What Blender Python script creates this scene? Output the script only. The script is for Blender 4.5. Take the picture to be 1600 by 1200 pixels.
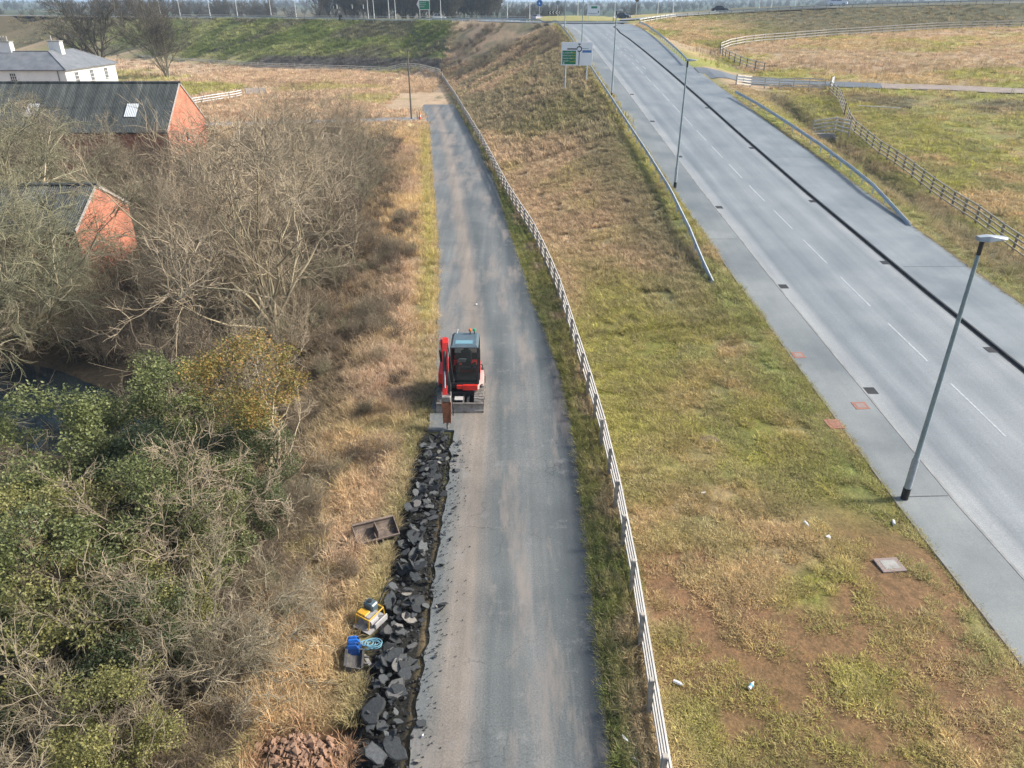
import bpy, bmesh, math, random
import numpy as np
from mathutils import Matrix, Vector, Euler
R = math.radians
random.seed(7); rng = np.random.default_rng(11)
scn = bpy.context.scene
for o in list(bpy.data.objects): bpy.data.objects.remove(o)
COL = scn.collection

# ------------------------------------------------------------------ camera, sky, sun, exposure
CAMZ, FPX, YH = 15.0, 1140.0, 8.0
cam = bpy.data.cameras.new('camera'); cam_o = bpy.data.objects.new('camera', cam); COL.objects.link(cam_o)
cam.sensor_width = 36.0; cam.lens = 36.0*FPX/1600.0; cam.clip_start = 0.3; cam.clip_end = 20000
cam_o.location = (0, 0, CAMZ); cam_o.rotation_euler = (R(90)-math.atan((600-YH)/FPX), 0, 0)
scn.camera = cam_o
SUN_EL, SUN_AZ = 38.0, 84.0          # degrees; azimuth from +Y towards +X
wld = bpy.data.worlds.new('World'); scn.world = wld; wld.use_nodes = True
wn = wld.node_tree; sky = wn.nodes.new('ShaderNodeTexSky'); sky.sky_type = 'NISHITA'; sky.sun_disc = False
sky.sun_elevation = R(SUN_EL); sky.sun_rotation = R(SUN_AZ); sky.dust_density = 3.0; sky.air_density = 1.0; sky.ozone_density = 1.5
bg = wn.nodes['Background']; bg.inputs['Strength'].default_value = 0.105
wn.links.new(sky.outputs[0], bg.inputs[0])
sl = bpy.data.lights.new('sun', 'SUN'); sl.energy = 3.1; sl.angle = R(8); sl.color = (1.0, 0.95, 0.87)
so = bpy.data.objects.new('sun', sl); COL.objects.link(so)
_d = Vector((math.sin(R(SUN_AZ))*math.cos(R(SUN_EL)), math.cos(R(SUN_AZ))*math.cos(R(SUN_EL)), math.sin(R(SUN_EL))))
so.rotation_euler = _d.to_track_quat('Z', 'Y').to_euler(); so.location = (60, 30, 60)
vs = scn.view_settings; vs.view_transform = 'Standard'; vs.look = 'None'; vs.gamma = 1; vs.exposure = 1.06
try: vs.use_curve_mapping = False
except Exception: pass
try:
    scn.cycles.max_bounces = 5; scn.cycles.diffuse_bounces = 2; scn.cycles.glossy_bounces = 2
    scn.cycles.transmission_bounces = 4; scn.cycles.transparent_max_bounces = 6; scn.cycles.volume_bounces = 1
    scn.cycles.use_denoising = True
except Exception: pass

# ------------------------------------------------------------------ small helpers
def sm(a, b, x):
    t = np.clip((np.asarray(x, float)-a)/(b-a), 0, 1); return t*t*(3-2*t)
def _h(ix, iy, s):
    n = (ix.astype(np.int64)*374761393 + iy.astype(np.int64)*668265263 + s*974711) & 0x7fffffff
    n = ((n ^ (n >> 13))*1274126177) & 0x7fffffff
    return ((n ^ (n >> 16)) & 0xffff)/65535.0
def vn(x, y, s=0):
    x = np.asarray(x, float); y = np.asarray(y, float)
    ix = np.floor(x); iy = np.floor(y); fx = x-ix; fy = y-iy
    fx = fx*fx*(3-2*fx); fy = fy*fy*(3-2*fy); ix = ix.astype(np.int64); iy = iy.astype(np.int64)
    a = _h(ix, iy, s); b = _h(ix+1, iy, s); c = _h(ix, iy+1, s); d = _h(ix+1, iy+1, s)
    return (a*(1-fx)+b*fx)*(1-fy)+(c*(1-fx)+d*fx)*fy
def fbm(x, y, s=0, o=4):
    v = 0; a = .5
    for i in range(o):
        v = v+a*vn(x*2**i, y*2**i, s+i*17); a *= .5
    return v/(1-.5**o)
def mesh_np(name, V, F, smooth=False):
    """V (n,3), F list of (m,k) int arrays"""
    me = bpy.data.meshes.new(name); V = np.ascontiguousarray(V, dtype=np.float32)
    F = [np.asarray(f, dtype=np.int32) for f in (F if isinstance(F, list) else [F]) if len(f)]
    me.vertices.add(len(V)); me.vertices.foreach_set('co', V.ravel())
    loops = np.concatenate([f.ravel() for f in F]); tot = np.concatenate([np.full(len(f), f.shape[1], np.int32) for f in F])
    st = np.concatenate([[0], np.cumsum(tot)[:-1]]).astype(np.int32)
    me.loops.add(len(loops)); me.loops.foreach_set('vertex_index', loops)
    me.polygons.add(len(tot)); me.polygons.foreach_set('loop_start', st)
    me.polygons.foreach_set('use_smooth', np.full(len(tot), smooth, dtype=bool))
    me.update(calc_edges=True); me.validate(); return me
def link(name, data, parent=None, mat=None):
    o = bpy.data.objects.new(name, data); COL.objects.link(o)
    if parent is not None: o.parent = parent
    if mat is not None and data is not None and not data.materials: data.materials.append(mat)
    return o
def tag(o, label=None, cat=None, group=None, kind=None):
    if label: o['label'] = label
    if cat: o['category'] = cat
    if group: o['group'] = group
    if kind: o['kind'] = kind
    return o
def empty(name, loc=(0, 0, 0), rz=0.0, rot=None):
    o = bpy.data.objects.new(name, None); COL.objects.link(o); o.location = loc
    o.rotation_euler = rot if rot else (0, 0, rz); o.empty_display_size = .2; return o
def copy_tree(o, parent=None):
    c = o.copy(); COL.objects.link(c); c.parent = parent
    for ch in list(o.children): copy_tree(ch, c)
    return c
class B:
    """collects shapes into ONE mesh"""
    def __init__(s): s.v = []; s.f = []
    def add(s, vs, fs, M=None):
        n = len(s.v)
        s.v += [tuple(M @ Vector(v)) if M is not None else tuple(v) for v in vs]
        s.f += [tuple(i+n for i in f) for f in fs]; return s
    def hull(s, pts, M=None):
        bm = bmesh.new()
        for p in pts: bm.verts.new(p)
        r = bmesh.ops.convex_hull(bm, input=bm.verts)
        junk = list({e for e in r['geom_interior']+r['geom_unused'] if isinstance(e, bmesh.types.BMVert)})
        if junk: bmesh.ops.delete(bm, geom=junk, context='VERTS')
        bmesh.ops.dissolve_limit(bm, angle_limit=R(1), verts=bm.verts, edges=bm.edges)
        bm.verts.index_update()
        s.add([v.co[:] for v in bm.verts], [[v.index for v in f.verts] for f in bm.faces], M); bm.free(); return s
    def box(s, c, size, c2=0.0, rot=None):
        x, y, z = (k/2 for k in size); M = Matrix.Translation(c)
        if rot is not None: M = M @ (rot if isinstance(rot, Matrix) else Euler(rot).to_matrix().to_4x4())
        if c2 <= 0:
            vs = [(-x, -y, -z), (x, -y, -z), (x, y, -z), (-x, y, -z), (-x, -y, z), (x, -y, z), (x, y, z), (-x, y, z)]
            return s.add(vs, [(0, 3, 2, 1), (4, 5, 6, 7), (0, 1, 5, 4), (1, 2, 6, 5), (2, 3, 7, 6), (3, 0, 4, 7)], M)
        c2 = min(c2, x*.9, y*.9, z*.9); P = []
        for i in (-1, 1):
            for j in (-1, 1):
                for k in (-1, 1):
                    P += [(i*(x-c2), j*(y-c2), k*z), (i*(x-c2), j*y, k*(z-c2)), (i*x, j*(y-c2), k*(z-c2))]
        return s.hull(P, M)
    def beam(s, p0, p1, w, h, up=(0, 0, 1)):
        p0 = Vector(p0); p1 = Vector(p1); d = p1-p0; L = d.length; d.normalize(); u = Vector(up)
        x = d.cross(u); x = x.normalized() if x.length > 1e-4 else Vector((1, 0, 0)); z = x.cross(d)
        M = Matrix(((x.x, d.x, z.x, 0), (x.y, d.y, z.y, 0), (x.z, d.z, z.z, 0), (0, 0, 0, 1)))
        return s.box((p0+p1)/2, (w, L, h), 0, M)
    def tube(s, pts, rad, n=8, cap=True):
        pts = [Vector(p) for p in pts]; rad = rad if isinstance(rad, (list, tuple)) else [rad]*len(pts)
        vs = []; fs = []; pu = None
        for i, p in enumerate(pts):
            t = (pts[min(i+1, len(pts)-1)]-pts[max(i-1, 0)]).normalized()
            u = pu - t*pu.dot(t) if pu is not None else (Vector((0, 0, 1)).cross(t) if abs(t.z) < .95 else Vector((1, 0, 0)).cross(t))
            u.normalize(); pu = u; w = t.cross(u)
            for k in range(n):
                a = 2*math.pi*k/n; vs.append(p+(u*math.cos(a)+w*math.sin(a))*rad[i])
        for i in range(len(pts)-1):
            for k in range(n):
                k2 = (k+1) % n; fs.append((i*n+k, i*n+k2, (i+1)*n+k2, (i+1)*n+k))
        if cap: fs += [tuple(range(n))[::-1], tuple((len(pts)-1)*n+k for k in range(n))]
        return s.add(vs, fs)
    def prism(s, poly, w, M=None, axis='x'):
        """extrude a 2D polygon (a,b) by +-w/2 along axis (x: poly is (y,z); y: (x,z); z: (x,y))"""
        n = len(poly)
        f3 = {'x': lambda a, b, t: (t, a, b), 'y': lambda a, b, t: (a, t, b), 'z': lambda a, b, t: (a, b, t)}[axis]
        vs = [f3(a, b, -w/2) for a, b in poly]+[f3(a, b, w/2) for a, b in poly]
        fs = [tuple(range(n)), tuple(range(2*n-1, n-1, -1))]+[(i, n+i, n+(i+1) % n, (i+1) % n) for i in range(n)]
        return s.add(vs, fs, M)
    def mesh(s, name, smooth=False):
        me = bpy.data.meshes.new(name); me.from_pydata(s.v, [], s.f); me.validate()
        bm = bmesh.new(); bm.from_mesh(me); bmesh.ops.recalc_face_normals(bm, faces=bm.faces); bm.to_mesh(me); bm.free()
        if smooth:
            me.polygons.foreach_set('use_smooth', [True]*len(me.polygons))
            try: me.set_sharp_from_angle(angle=R(38))
            except Exception: pass
        return me
    def build(s, name, mat, parent=None, smooth=False): return link(name, s.mesh(name, smooth), parent, mat)

# ------------------------------------------------------------------ materials
def lin(r, g, b):
    f = lambda c: (c/255/12.92) if c/255 <= .04045 else ((c/255+.055)/1.055)**2.4
    return (f(r), f(g), f(b))
class N:
    def __init__(s, name):
        s.m = bpy.data.materials.new(name); s.m.use_nodes = True; s.t = s.m.node_tree; s.b = s.t.nodes['Principled BSDF']
    def n(s, typ, **k):
        o = s.t.nodes.new('ShaderNode'+typ)
        for a, v in k.items():
            if a in o.inputs: o.inputs[a].default_value = v
            else: setattr(o, a, v)
        return o
    def l(s, a, b): s.t.links.new(a, b)
    def pos(s): return s.n('NewGeometry').outputs['Position']
    def mapped(s, src, sc):
        m = s.n('Mapping'); m.inputs['Scale'].default_value = sc; s.l(src, m.inputs[0]); return m.outputs[0]
    def noise(s, vec, scale, detail=4, rough=.6):
        o = s.n('TexNoise', Scale=scale, Detail=detail, Roughness=rough)
        if vec is not None: s.l(vec, o.inputs['Vector'])
        return o.outputs['Fac']
    def ramp(s, fac, stops):
        o = s.n('ValToRGB'); e = o.color_ramp.elements
        while len(e) < len(stops): e.new(.5)
        for k, (p, c) in enumerate(stops): e[k].position = p; e[k].color = (*c, 1) if len(c) == 3 else c
        s.l(fac, o.inputs[0]); return o.outputs[0]
    def mix(s, fac, a, b, mode='MIX'):
        o = s.n('MixRGB', blend_type=mode)
        for i, v in ((0, fac), (1, a), (2, b)):
            if hasattr(v, 'is_linked'): s.l(v, o.inputs[i])
            elif i == 0: o.inputs[0].default_value = v
            else: o.inputs[i].default_value = (*v, 1)
        return o.outputs[0]
    def math(s, op, a, b=None):
        o = s.n('Math', operation=op)
        for i, v in ((0, a), (1, b)):
            if v is None: continue
            if hasattr(v, 'is_linked'): s.l(v, o.inputs[i])
            else: o.inputs[i].default_value = v
        return o.outputs[0]
    def bump(s, h, strength=.3, dist=.02):
        o = s.n('Bump', Strength=strength, Distance=dist); s.l(h, o.inputs['Height']); s.l(o.outputs[0], s.b.inputs['Normal'])
    def col(s, c):
        if hasattr(c, 'is_linked'): s.l(c, s.b.inputs['Base Color'])
        else: s.b.inputs['Base Color'].default_value = (*c, 1)
    def fin(s, rough=.8, metal=0, spec=.5):
        s.b.inputs['Roughness'].default_value = rough; s.b.inputs['Metallic'].default_value = metal
        s.b.inputs['Specular IOR Level'].default_value = spec; return s.m
_pm = {}
def pm(name, c1, c2=None, scale=3.0, rough=.7, metal=0, bump=0, spec=.4, obj=True, contrast=(.35, .65), fine=True):
    """painted / solid material: two colours mixed by a noise, plus a little fine grain"""
    if name in _pm: return _pm[name]
    a = N(name); c2 = c2 or tuple(x*.72 for x in c1)
    v = a.n('TexCoord').outputs['Object'] if obj else a.pos()
    f = a.noise(v, scale, 6, .65); c = a.ramp(f, [(contrast[0], c1), (contrast[1], c2)])
    if fine:
        g = a.noise(v, scale*14, 3, .7); c = a.mix(.25, c, a.ramp(g, [(.3, (.55,)*3), (.7, (1.25,)*3)]), 'MULTIPLY')
    a.col(c)
    if bump: a.bump(f, bump, .02)
    _pm[name] = a.fin(rough, metal, spec); return _pm[name]
M_WHITE = pm('white_paint', (.74, .75, .74), (.6, .61, .6), 2, .5)
M_BLACK = pm('black_rubber', (.018, .019, .02), (.03, .03, .03), 6, .7)
M_BLKPAINT = pm('black_paint', (.02, .022, .024), (.035, .036, .037), 5, .4)
M_GALV = pm('galvanised_steel', (.55, .59, .6), (.42, .46, .47), 1.5, .5, .1)
M_POLE = pm('lamp_column_grey_green', (.27, .34, .36), (.2, .26, .28), .8, .5, .15)
M_RUST = pm('rusted_steel', (.38, .15, .075), (.18, .08, .045), 7, .85, .1, .3)
M_RED = pm('excavator_red_paint', (.78, .045, .032), (.6, .035, .026), 2, .35)
M_TIMBER = pm('weathered_timber', (.44, .4, .35), (.3, .27, .23), 2.2, .9, 0, .3)
M_TIMBERD = pm('dark_timber_post', (.2, .175, .145), (.12, .105, .088), 2.2, .9, 0, .3)
M_CONC = pm('pale_concrete', (.36, .35, .32), (.25, .245, .23), 2.5, .9, 0, .2)
M_GREEN = pm('sign_green', (.0, .19, .085), (.0, .16, .07), 2, .5, fine=False)
M_BLUE = pm('sign_blue', (.0, .13, .42), (.0, .11, .36), 2, .5, fine=False)
M_YEL = pm('sign_yellow', (.6, .52, .05), (.5, .42, .04), 2, .5, fine=False)
M_GLASS = pm('dark_tinted_glass', (.012, .018, .02), (.02, .028, .03), 1, .06, 0, 0, .8, fine=False)
def clear_glass(name, tint, alpha):
    a = N(name); a.col(tint); a.b.inputs['Alpha'].default_value = alpha; return a.fin(.04, 0, .8)
M_CABGLASS = clear_glass('cab_glass', (.012, .02, .022), .6)

# ------------------------------------------------------------------ the lie of the land
RY = [-40, 0, 20, 38, 57, 75, 92, 110, 128, 147, 165, 185, 400]
RZ = [-.4, -.3, 0, 1.05, 2.4, 3.9, 5.4, 6.9, 8.3, 9.65, 10.65, 11.2, 11.2]
def zr(Y): return np.interp(Y, RY, RZ)
def xc(Y): return 19.5-.0142*np.asarray(Y, float)
def kerbL(Y): return xc(Y)-4.05-np.interp(Y, [150, 172, 190], [0, .5, 5])
def kerbR(Y): return xc(Y)+3.85+np.interp(Y, [158, 176, 190], [0, 1.2, 5])
def footL(Y): return xc(Y)-np.interp(Y, [0, 20, 60, 110, 190], [6.2, 6.2, 6.35, 6.6, 6.6])
def footR(Y): return xc(Y)+np.interp(Y, [0, 40, 60, 96, 118, 148, 182, 230], [7.9, 8.1, 8.5, 8.0, 7.9, 8.9, 10.4, 11])
FEN = [(-20, 2.3), (0, 2.85), (10.1, 3.18), (14, 3.35), (18, 3.45), (21.8, 3.48), (25.6, 3.36), (31.5, 3.07), (35.4, 2.88), (41, 2.58), (47, 1.98), (51, 1.6), (55, 1.0),
       (62.4, -.16), (93.2, -3.95), (136.5, -9.84), (179.5, -16.0)]
FENY = [a for a, b in FEN]+[196.6, 205.3, 214.8, 236.4, 300]
FENX = [b for a, b in FEN]+[-27.5, -45.5, -69.1, -100.5, -200]
def xf(Y): return np.interp(Y, FENY, FENX)
def toeL(X): return np.interp(-np.asarray(X, float), [-20, 16, 27.5, 45.5, 69.1, 100.5, 200, 600], [180, 181, 197.5, 206, 215.5, 237, 301, 560])
TR = [(10, 2.2), (14, 2.28), (19.6, 2.38), (23.6, 2.43), (28.9, 2.28), (34.6, 1.82), (39.2, 1.21), (52.2, 0.0), (75, -1.94), (94.6, -4.38), (111.5, -6.97), (132.3, -9.6)]
TL = [(10, -3.35), (24.5, -3.35), (28.9, -3.4), (39.2, -4.24), (47.6, -4.92), (66.6, -7.06), (111.5, -12.17), (126.2, -14.6), (132.3, -15)]
def trR(Y): return np.interp(Y, [a for a, b in TR], [b for a, b in TR])
def trL(Y): return np.interp(Y, [a for a, b in TL], [b for a, b in TL])
TOEX = [27, 35.5, 44.4, 51.7, 59.7, 72, 86, 101, 200]; TOEY = [150, 139.8, 148, 151, 154, 157, 160, 160, 150]
TOPX = [10, 27, 40, 52, 62, 75, 100, 200]; TOPY = [182, 182, 203, 206, 199, 184, 172, 120]; TOPZ = [11.2, 11.2, 12.1, 12.8, 13.4, 14.3, 15.1, 17]
WAT = -1.4
def gz(X, Y, rough=True):
    X = np.asarray(X, float); Y = np.asarray(Y, float)
    z = zr(Y)
    # main road bank, from the fence up to the footway
    f = xf(Y); e = footL(Y)-.4
    t = np.clip((X-f-.3)/np.maximum(e-f-.3, .5), 0, 1); bank = z*(t*.75+.25*t*t*(3-2*t))
    # left bank carrying the upper road
    d = (Y-toeL(X))*.88; lb = 11.0*np.clip(d/25.0, 0, 1)
    # wood floor and stream on the far left
    dip = -1.0*sm(-6.5, -11.5, X)*(1-sm(-27, -33, X))*(1-sm(45, 62, Y))
    sd = np.abs((X+20.6)*.42+(Y-29.2)*.91+1.1*(vn(X*.3, Y*.3, 5)-.5)); chan = -1.2*np.exp(-(sd/2.3)**2)*sm(-13.5, -16.5, X)
    left = np.where(X < e, np.maximum(np.maximum(bank, lb), 0)+np.where((bank < .02) & (lb < .02), dip+chan, 0), z)
    # right hand side: verge, ditch, field, bank of the climbing road
    fR = footR(Y); field = z-.02-1.0*sm(fR+1.5, fR+7, X)+.029*np.clip(X-35, 0, 80)
    field = field-1.0*np.exp(-((X-31.2-(Y-70)*.05)/1.3)**2)*sm(46, 60, Y)*(1-sm(92, 97, Y))
    ty = np.interp(X, TOEX, TOEY); py = np.interp(X, TOPX, TOPY); pz = np.interp(X, TOPX, TOPZ)
    s = np.clip((Y-ty)/np.maximum(py-ty, 4), 0, 1); fz = np.interp(ty, RY, RZ)-1.0+.029*np.clip(X-35, 0, 80)
    right = np.where(Y > ty, fz+(pz-fz)*s, field); right = np.where(X > 27, np.where(Y > ty, np.maximum(right, fz), right), field)
    h = np.where(X > (fR+.3), right, np.where(X > e, z, left))
    rr = np.sqrt(((X-17)/29)**2+((Y-222)/32)**2); h = np.where((X < 27) & (Y > 176), np.maximum(h, 11.2-np.clip(rr-1.0, 0, None)*14), h)
    far = sm(0, 160, Y-np.maximum(262, toeL(X)+62)); hx = X/np.maximum(Y, 1)
    farz = 5+np.clip((Y-500)/2500, 0, 1)*(19+22*sm(.12, .45, hx))+7*(vn(X*.0016, Y*.0016, 3)-.5)*sm(500, 1500, Y)-np.clip((Y-3400)/3000, 0, 2)*40
    h = h*(1-far)+farz*far
    if rough:
        fe = footL(Y); ed = np.minimum(np.abs(X-fe), np.abs(X-fR)); onroad = (X > fe+.33) & (X < fR-.33) & (Y < 205); ontrack = (X > trL(Y)-.1) & (X < trR(Y)+.1) & (Y < 133)
        br = np.where(onroad | ontrack, 0, 1)*np.clip(1-Y/300, 0, 1)
        h = h-.035*(ed < .8)*(Y < 180)+br*(.16*(fbm(X*.55, Y*.55, 21, 4)-.5)*sm(.3, 1.3, ed)+.35*(fbm(X*.12, Y*.12, 9, 3)-.5)*sm(2, 8, np.abs(X-trR(Y)))*sm(0, 4, np.abs(X-e)))
        h = np.where(onroad, h-.22, np.where(ontrack, h-.08, h))
        tren = (X > -3.62) & (X < -2.25) & (Y < 24.8); h = np.where(tren, -.12+.05*fbm(X*3, Y*3, 4), h)
        pile = np.exp(-(((X+4.75)/.85)**2+((Y-10.65)/.55)**2)); h = h+.38*pile*(Y < 14)
        hole = np.exp(-(((X+3.95)/.5)**2+((Y-11.35)/.25)**2)); h = h-.3*hole
    return h
def g1(x, y): return float(gz(np.array([x]), np.array([y]))[0])

# ground colour of the place itself (dry grass, green grass, soil, leaf litter)
C_TAN = np.array((.275, .208, .118)); C_PINK = np.array((.265, .2, .142)); C_YG = np.array((.2, .2, .058)); C_GRN = np.array((.1, .125, .035))
C_OLV = np.array((.135, .14, .058)); C_SOIL = np.array((.18, .105, .062)); C_DARK = np.array((.12, .115, .075)); C_LIT = np.array((.07, .056, .04)); C_ASH = np.array((.045, .046, .045))
def mixc(a, b, t): return a*(1-t[..., None])+b*t[..., None]
def gcol(X, Y, bare=True):
    X = np.asarray(X, float); Y = np.asarray(Y, float); n1 = fbm(X*.16, Y*.16, 31, 4); n2 = fbm(X*.6, Y*.6, 41, 3); n3 = fbm(X*.05, Y*.05, 51, 3)
    one = np.ones_like(X); base = lambda c: one[..., None]*c
    e = footL(Y); f = xf(Y); t = np.clip((X-f)/(e-f), 0, 1)
    # verge and bank between fence and road
    c = mixc(base(C_TAN), base(C_YG), sm(.42, .6, n1-.1*(1-sm(15, 24, Y)))); c = mixc(c, base(C_OLV), (.4+.35*sm(14, 24, Y))*sm(.46, .64, n2)*(1-sm(35, 48, Y)))
    c = mixc(c, base(C_PINK), sm(34, 46, Y)*.95*(1-sm(.5, .68, n1)*.35))
    c = mixc(c, base(C_DARK), sm(.45, .75, t+.25*(n1-.5))*sm(26, 46, Y)*.85*(1-.6*sm(.86, .95, t)))
    c = mixc(c, base(C_DARK), sm(96, 150, Y)*(.55*sm(.42, .58, n1))); c = mixc(c, base(C_DARK*.9), sm(.55, .7, vn(X*.1+Y*.06, Y*.03, 77))*sm(70, 95, Y)*.8)
    c = mixc(c, base(C_OLV*.8), np.exp(-(((X-6)/5)**2+((Y-92)/9)**2))*.8)
    c = mixc(c, base(C_GRN*1.25+.02), np.exp(-((X-e+.9+.5*(n2-.5))/.85)**2)*(1-sm(60, 90, Y))*.8*sm(.34, .5, n1+.1))
    c = mixc(c, base(C_YG), np.exp(-((X-e+.4)/.6)**2)*.7*sm(40, 50, Y)); c = mixc(c, base(C_YG*.9), sm(.12, .2, t)*(1-sm(.3, .55, t))*sm(18, 26, Y)*(1-sm(38, 50, Y))*.65)
    soil = sm(.5, .6, fbm(X*.35, Y*.35, 61, 4)+.16*np.exp(-(((X-7.5)/3)**2+((Y-12.2)/4)**2)))*(1-sm(17, 22, Y)); c = mixc(c, base(C_SOIL), soil*(.9 if bare else .15))
    c = mixc(c, base(C_OLV*.85), np.exp(-(((X-6.2)/1.6)**2+((Y-9.6)/1.6)**2))*.5)
    # strip between track and fence
    g = (X > trR(Y)-.3) & (X < f+.25) & (Y < 140)
    cs = mixc(base(C_GRN), base(C_YG), .75*sm(.45, .62, n1)); cs = mixc(cs, base(C_PINK), .75*sm(.52, .62, n2)*sm(.25, .7, (X-trR(Y))/np.maximum(f-trR(Y), .3))); c = np.where(g[..., None], cs, c)
    # left of the track
    L = X < trL(Y)+.1; cl = mixc(base(C_TAN*1.12), base(C_PINK*1.08), sm(.4, .6, n1)); cl = mixc(cl, base(C_OLV), sm(.5, .66, n2)*.75*(1-sm(18, 40, Y)))
    cl = mixc(cl, base(C_YG), np.exp(-((X-trL(Y)+.6)/.6)**2)*.85*sm(28, 40, Y)*sm(.3, .5, n2+.1)); cl = mixc(cl, base(C_OLV), np.exp(-((X-trL(Y)+.5)/.5)**2)*.6*(1-sm(26, 36, Y)))
    wood = sm(-6.3, -8.2, X+.8*(n2-.5))*(1-sm(70, 95, Y))*(1-sm(34, 60, Y)*sm(-12, -9, X)); cl = mixc(cl, base(C_LIT), wood*.95)
    cl = mixc(cl, base(C_PINK*1.12), sm(96, 112, Y)); cl = mixc(cl, base(C_YG*1.0), sm(100, 112, Y)*sm(.54, .64, n3)*.7); cl = mixc(cl, base(C_SOIL*.7), sm(100, 112, Y)*sm(.6, .7, n1)*.5)
    lawn = np.exp(-(((X+68)/15)**2+((Y-157)/14)**2)); cl = mixc(cl, base(C_YG*.95), sm(.3, .5, lawn)); c = np.where(L[..., None], cl, c)
    yard = (Y > 126) & (Y < 152) & (X > -22) & (X < f-1.2); c = np.where((yard & (n2 > .3))[..., None], base(C_PINK*1.15), c)
    pile = (((X+4.75)/1.2)**2+((Y-10.65)/.8)**2 < 1); c = np.where(pile[..., None], base(C_SOIL*1.0), c)
    hole = (((X+3.95)/.62)**2+((Y-11.35)/.3)**2 < 1); c = np.where(hole[..., None], base(C_SOIL*.35), c)
    tren = (X > -3.62) & (X < -2.2) & (Y < 24.8); c = np.where(tren[..., None], base(C_ASH*.5), c)
    # left bank under the upper road
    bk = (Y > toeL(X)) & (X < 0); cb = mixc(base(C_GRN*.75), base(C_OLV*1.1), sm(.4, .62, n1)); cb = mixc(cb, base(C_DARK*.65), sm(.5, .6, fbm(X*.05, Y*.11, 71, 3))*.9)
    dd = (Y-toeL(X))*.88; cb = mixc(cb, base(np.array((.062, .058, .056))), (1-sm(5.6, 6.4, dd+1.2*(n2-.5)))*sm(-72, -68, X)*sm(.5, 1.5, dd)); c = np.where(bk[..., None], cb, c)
    c = np.where(((X > -16) & (X < 6) & (Y > 150))[..., None], mixc(base(C_DARK*.8), base(C_PINK*.8), sm(.4, .62, n1)), c)
    # right of the road
    rr = X > footR(Y)-.1; cr = mixc(base(C_YG*1.0), base(C_TAN), sm(.42, .62, n1)); cr = mixc(cr, base(C_PINK), sm(.46, .56, n3+.12*(n2-.5))*sm(80, 100, Y)*.9)
    cr = mixc(cr, base(C_OLV), sm(.42, .6, n2)*.8*(1-sm(92, 104, Y))*sm(31, 35, X)); cr = mixc(cr, base(C_DARK*.8), np.exp(-((X-31.2-(Y-70)*.05)/2.0)**2)*.9*(1-sm(97, 101, Y)))
    cr = mixc(cr, base(C_DARK*.8), sm(.5, .6, n1)*np.exp(-((Y-92)/7)**2)*sm(34, 38, X)); cr = mixc(cr, base(C_GRN*1.3+.02), np.exp(-((X-footR(Y)-.5)/.7)**2)*.6)
    ty = np.interp(X, TOEX, TOEY); bankR = (Y > ty) & (X > 27); cbr = mixc(base(C_TAN*.95), base(C_YG*.8), sm(.4, .6, n1)); cbr = mixc(cbr, base(C_DARK*.75), sm(40, 62, X+12*(n2-.5))*.95)
    cr = np.where(bankR[..., None], cbr, cr); c = np.where(rr[..., None], cr, c)
    # far country
    fr = sm(255, 330, Y); fn = np.floor(X*.004+.3*vn(X*.002, Y*.002, 8))*7.3+np.floor(Y*.0032)*3.1; r = np.abs(np.sin(fn*12.9898)*43758.5)%1
    cf = mixc(base(np.array((.11, .12, .05))), base(np.array((.2, .16, .09))), sm(.35, .65, r)); cf = mixc(cf, base(np.array((.07, .1, .04))), (r > .75)*1.0); c = mixc(c, cf*.42, fr)
    c = c*(1.25+.6*n2)[..., None]; return np.clip(c, .01, .6)

# ------------------------------------------------------------------ ground sheet
def axis(parts):
    out = []
    for a, b, st in parts: out += list(np.arange(a, b, st))
    return np.array(out+[parts[-1][1]])
def grow(a, b, st, k):
    out = [a]
    while out[-1] < b: out.append(out[-1]+st); st *= k
    return out
gx = axis([(-40, -16, 1.0), (-16, -9, .6), (-9, 16, .36), (16, 26, 2), (26, 37, .5), (37, 60, 1.2), (60, 120, 3)])
gx = np.array(sorted(set([-v for v in grow(40, 9000, 2, 1.22)][::-1]+list(gx)+grow(120, 9000, 5, 1.25))))
gy = axis([(-30, 5, 5), (5, 34, .34), (34, 70, .6), (70, 140, 1.1), (140, 262, 2)]); gy = np.array(sorted(set(list(gy)+grow(262, 9500, 6, 1.12))))
XX, YY = np.meshgrid(gx, gy); ZZ = gz(XX, YY); nx, ny = len(gx), len(gy)
i0 = (np.arange(ny-1)[:, None]*nx+np.arange(nx-1)[None, :]).ravel()
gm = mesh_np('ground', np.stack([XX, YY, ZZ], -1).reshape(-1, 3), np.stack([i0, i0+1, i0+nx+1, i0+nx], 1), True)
ca = gm.color_attributes.new('gcol', 'FLOAT_COLOR', 'POINT'); cc = (gcol(XX, YY)*np.where((XX < footR(YY)+40), np.interp(YY, [0, 30, 70, 150, 260], [.66, .66, .74, .86, 1.0]), .9)[..., None]).reshape(-1, 3)  # near ground darkened: shade in the gaps between grass tufts painted in
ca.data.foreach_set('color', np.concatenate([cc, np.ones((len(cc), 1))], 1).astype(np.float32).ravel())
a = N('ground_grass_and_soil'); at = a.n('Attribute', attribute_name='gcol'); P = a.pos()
n1 = a.noise(P, 3.2, 5, .7); n2 = a.noise(P, 11, 5, .75); n3 = a.noise(a.mapped(P, (1, 1, .3)), .7, 5, .65)
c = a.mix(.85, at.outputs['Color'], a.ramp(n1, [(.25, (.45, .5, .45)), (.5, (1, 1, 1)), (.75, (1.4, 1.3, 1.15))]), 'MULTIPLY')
c = a.mix(.8, c, a.ramp(n2, [(.28, (.5, .5, .48)), (.72, (1.4, 1.38, 1.3))]), 'MULTIPLY'); c = a.mix(.5, c, a.ramp(n3, [(.3, (.7, .75, .7)), (.7, (1.25, 1.2, 1.15))]), 'MULTIPLY')
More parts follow.
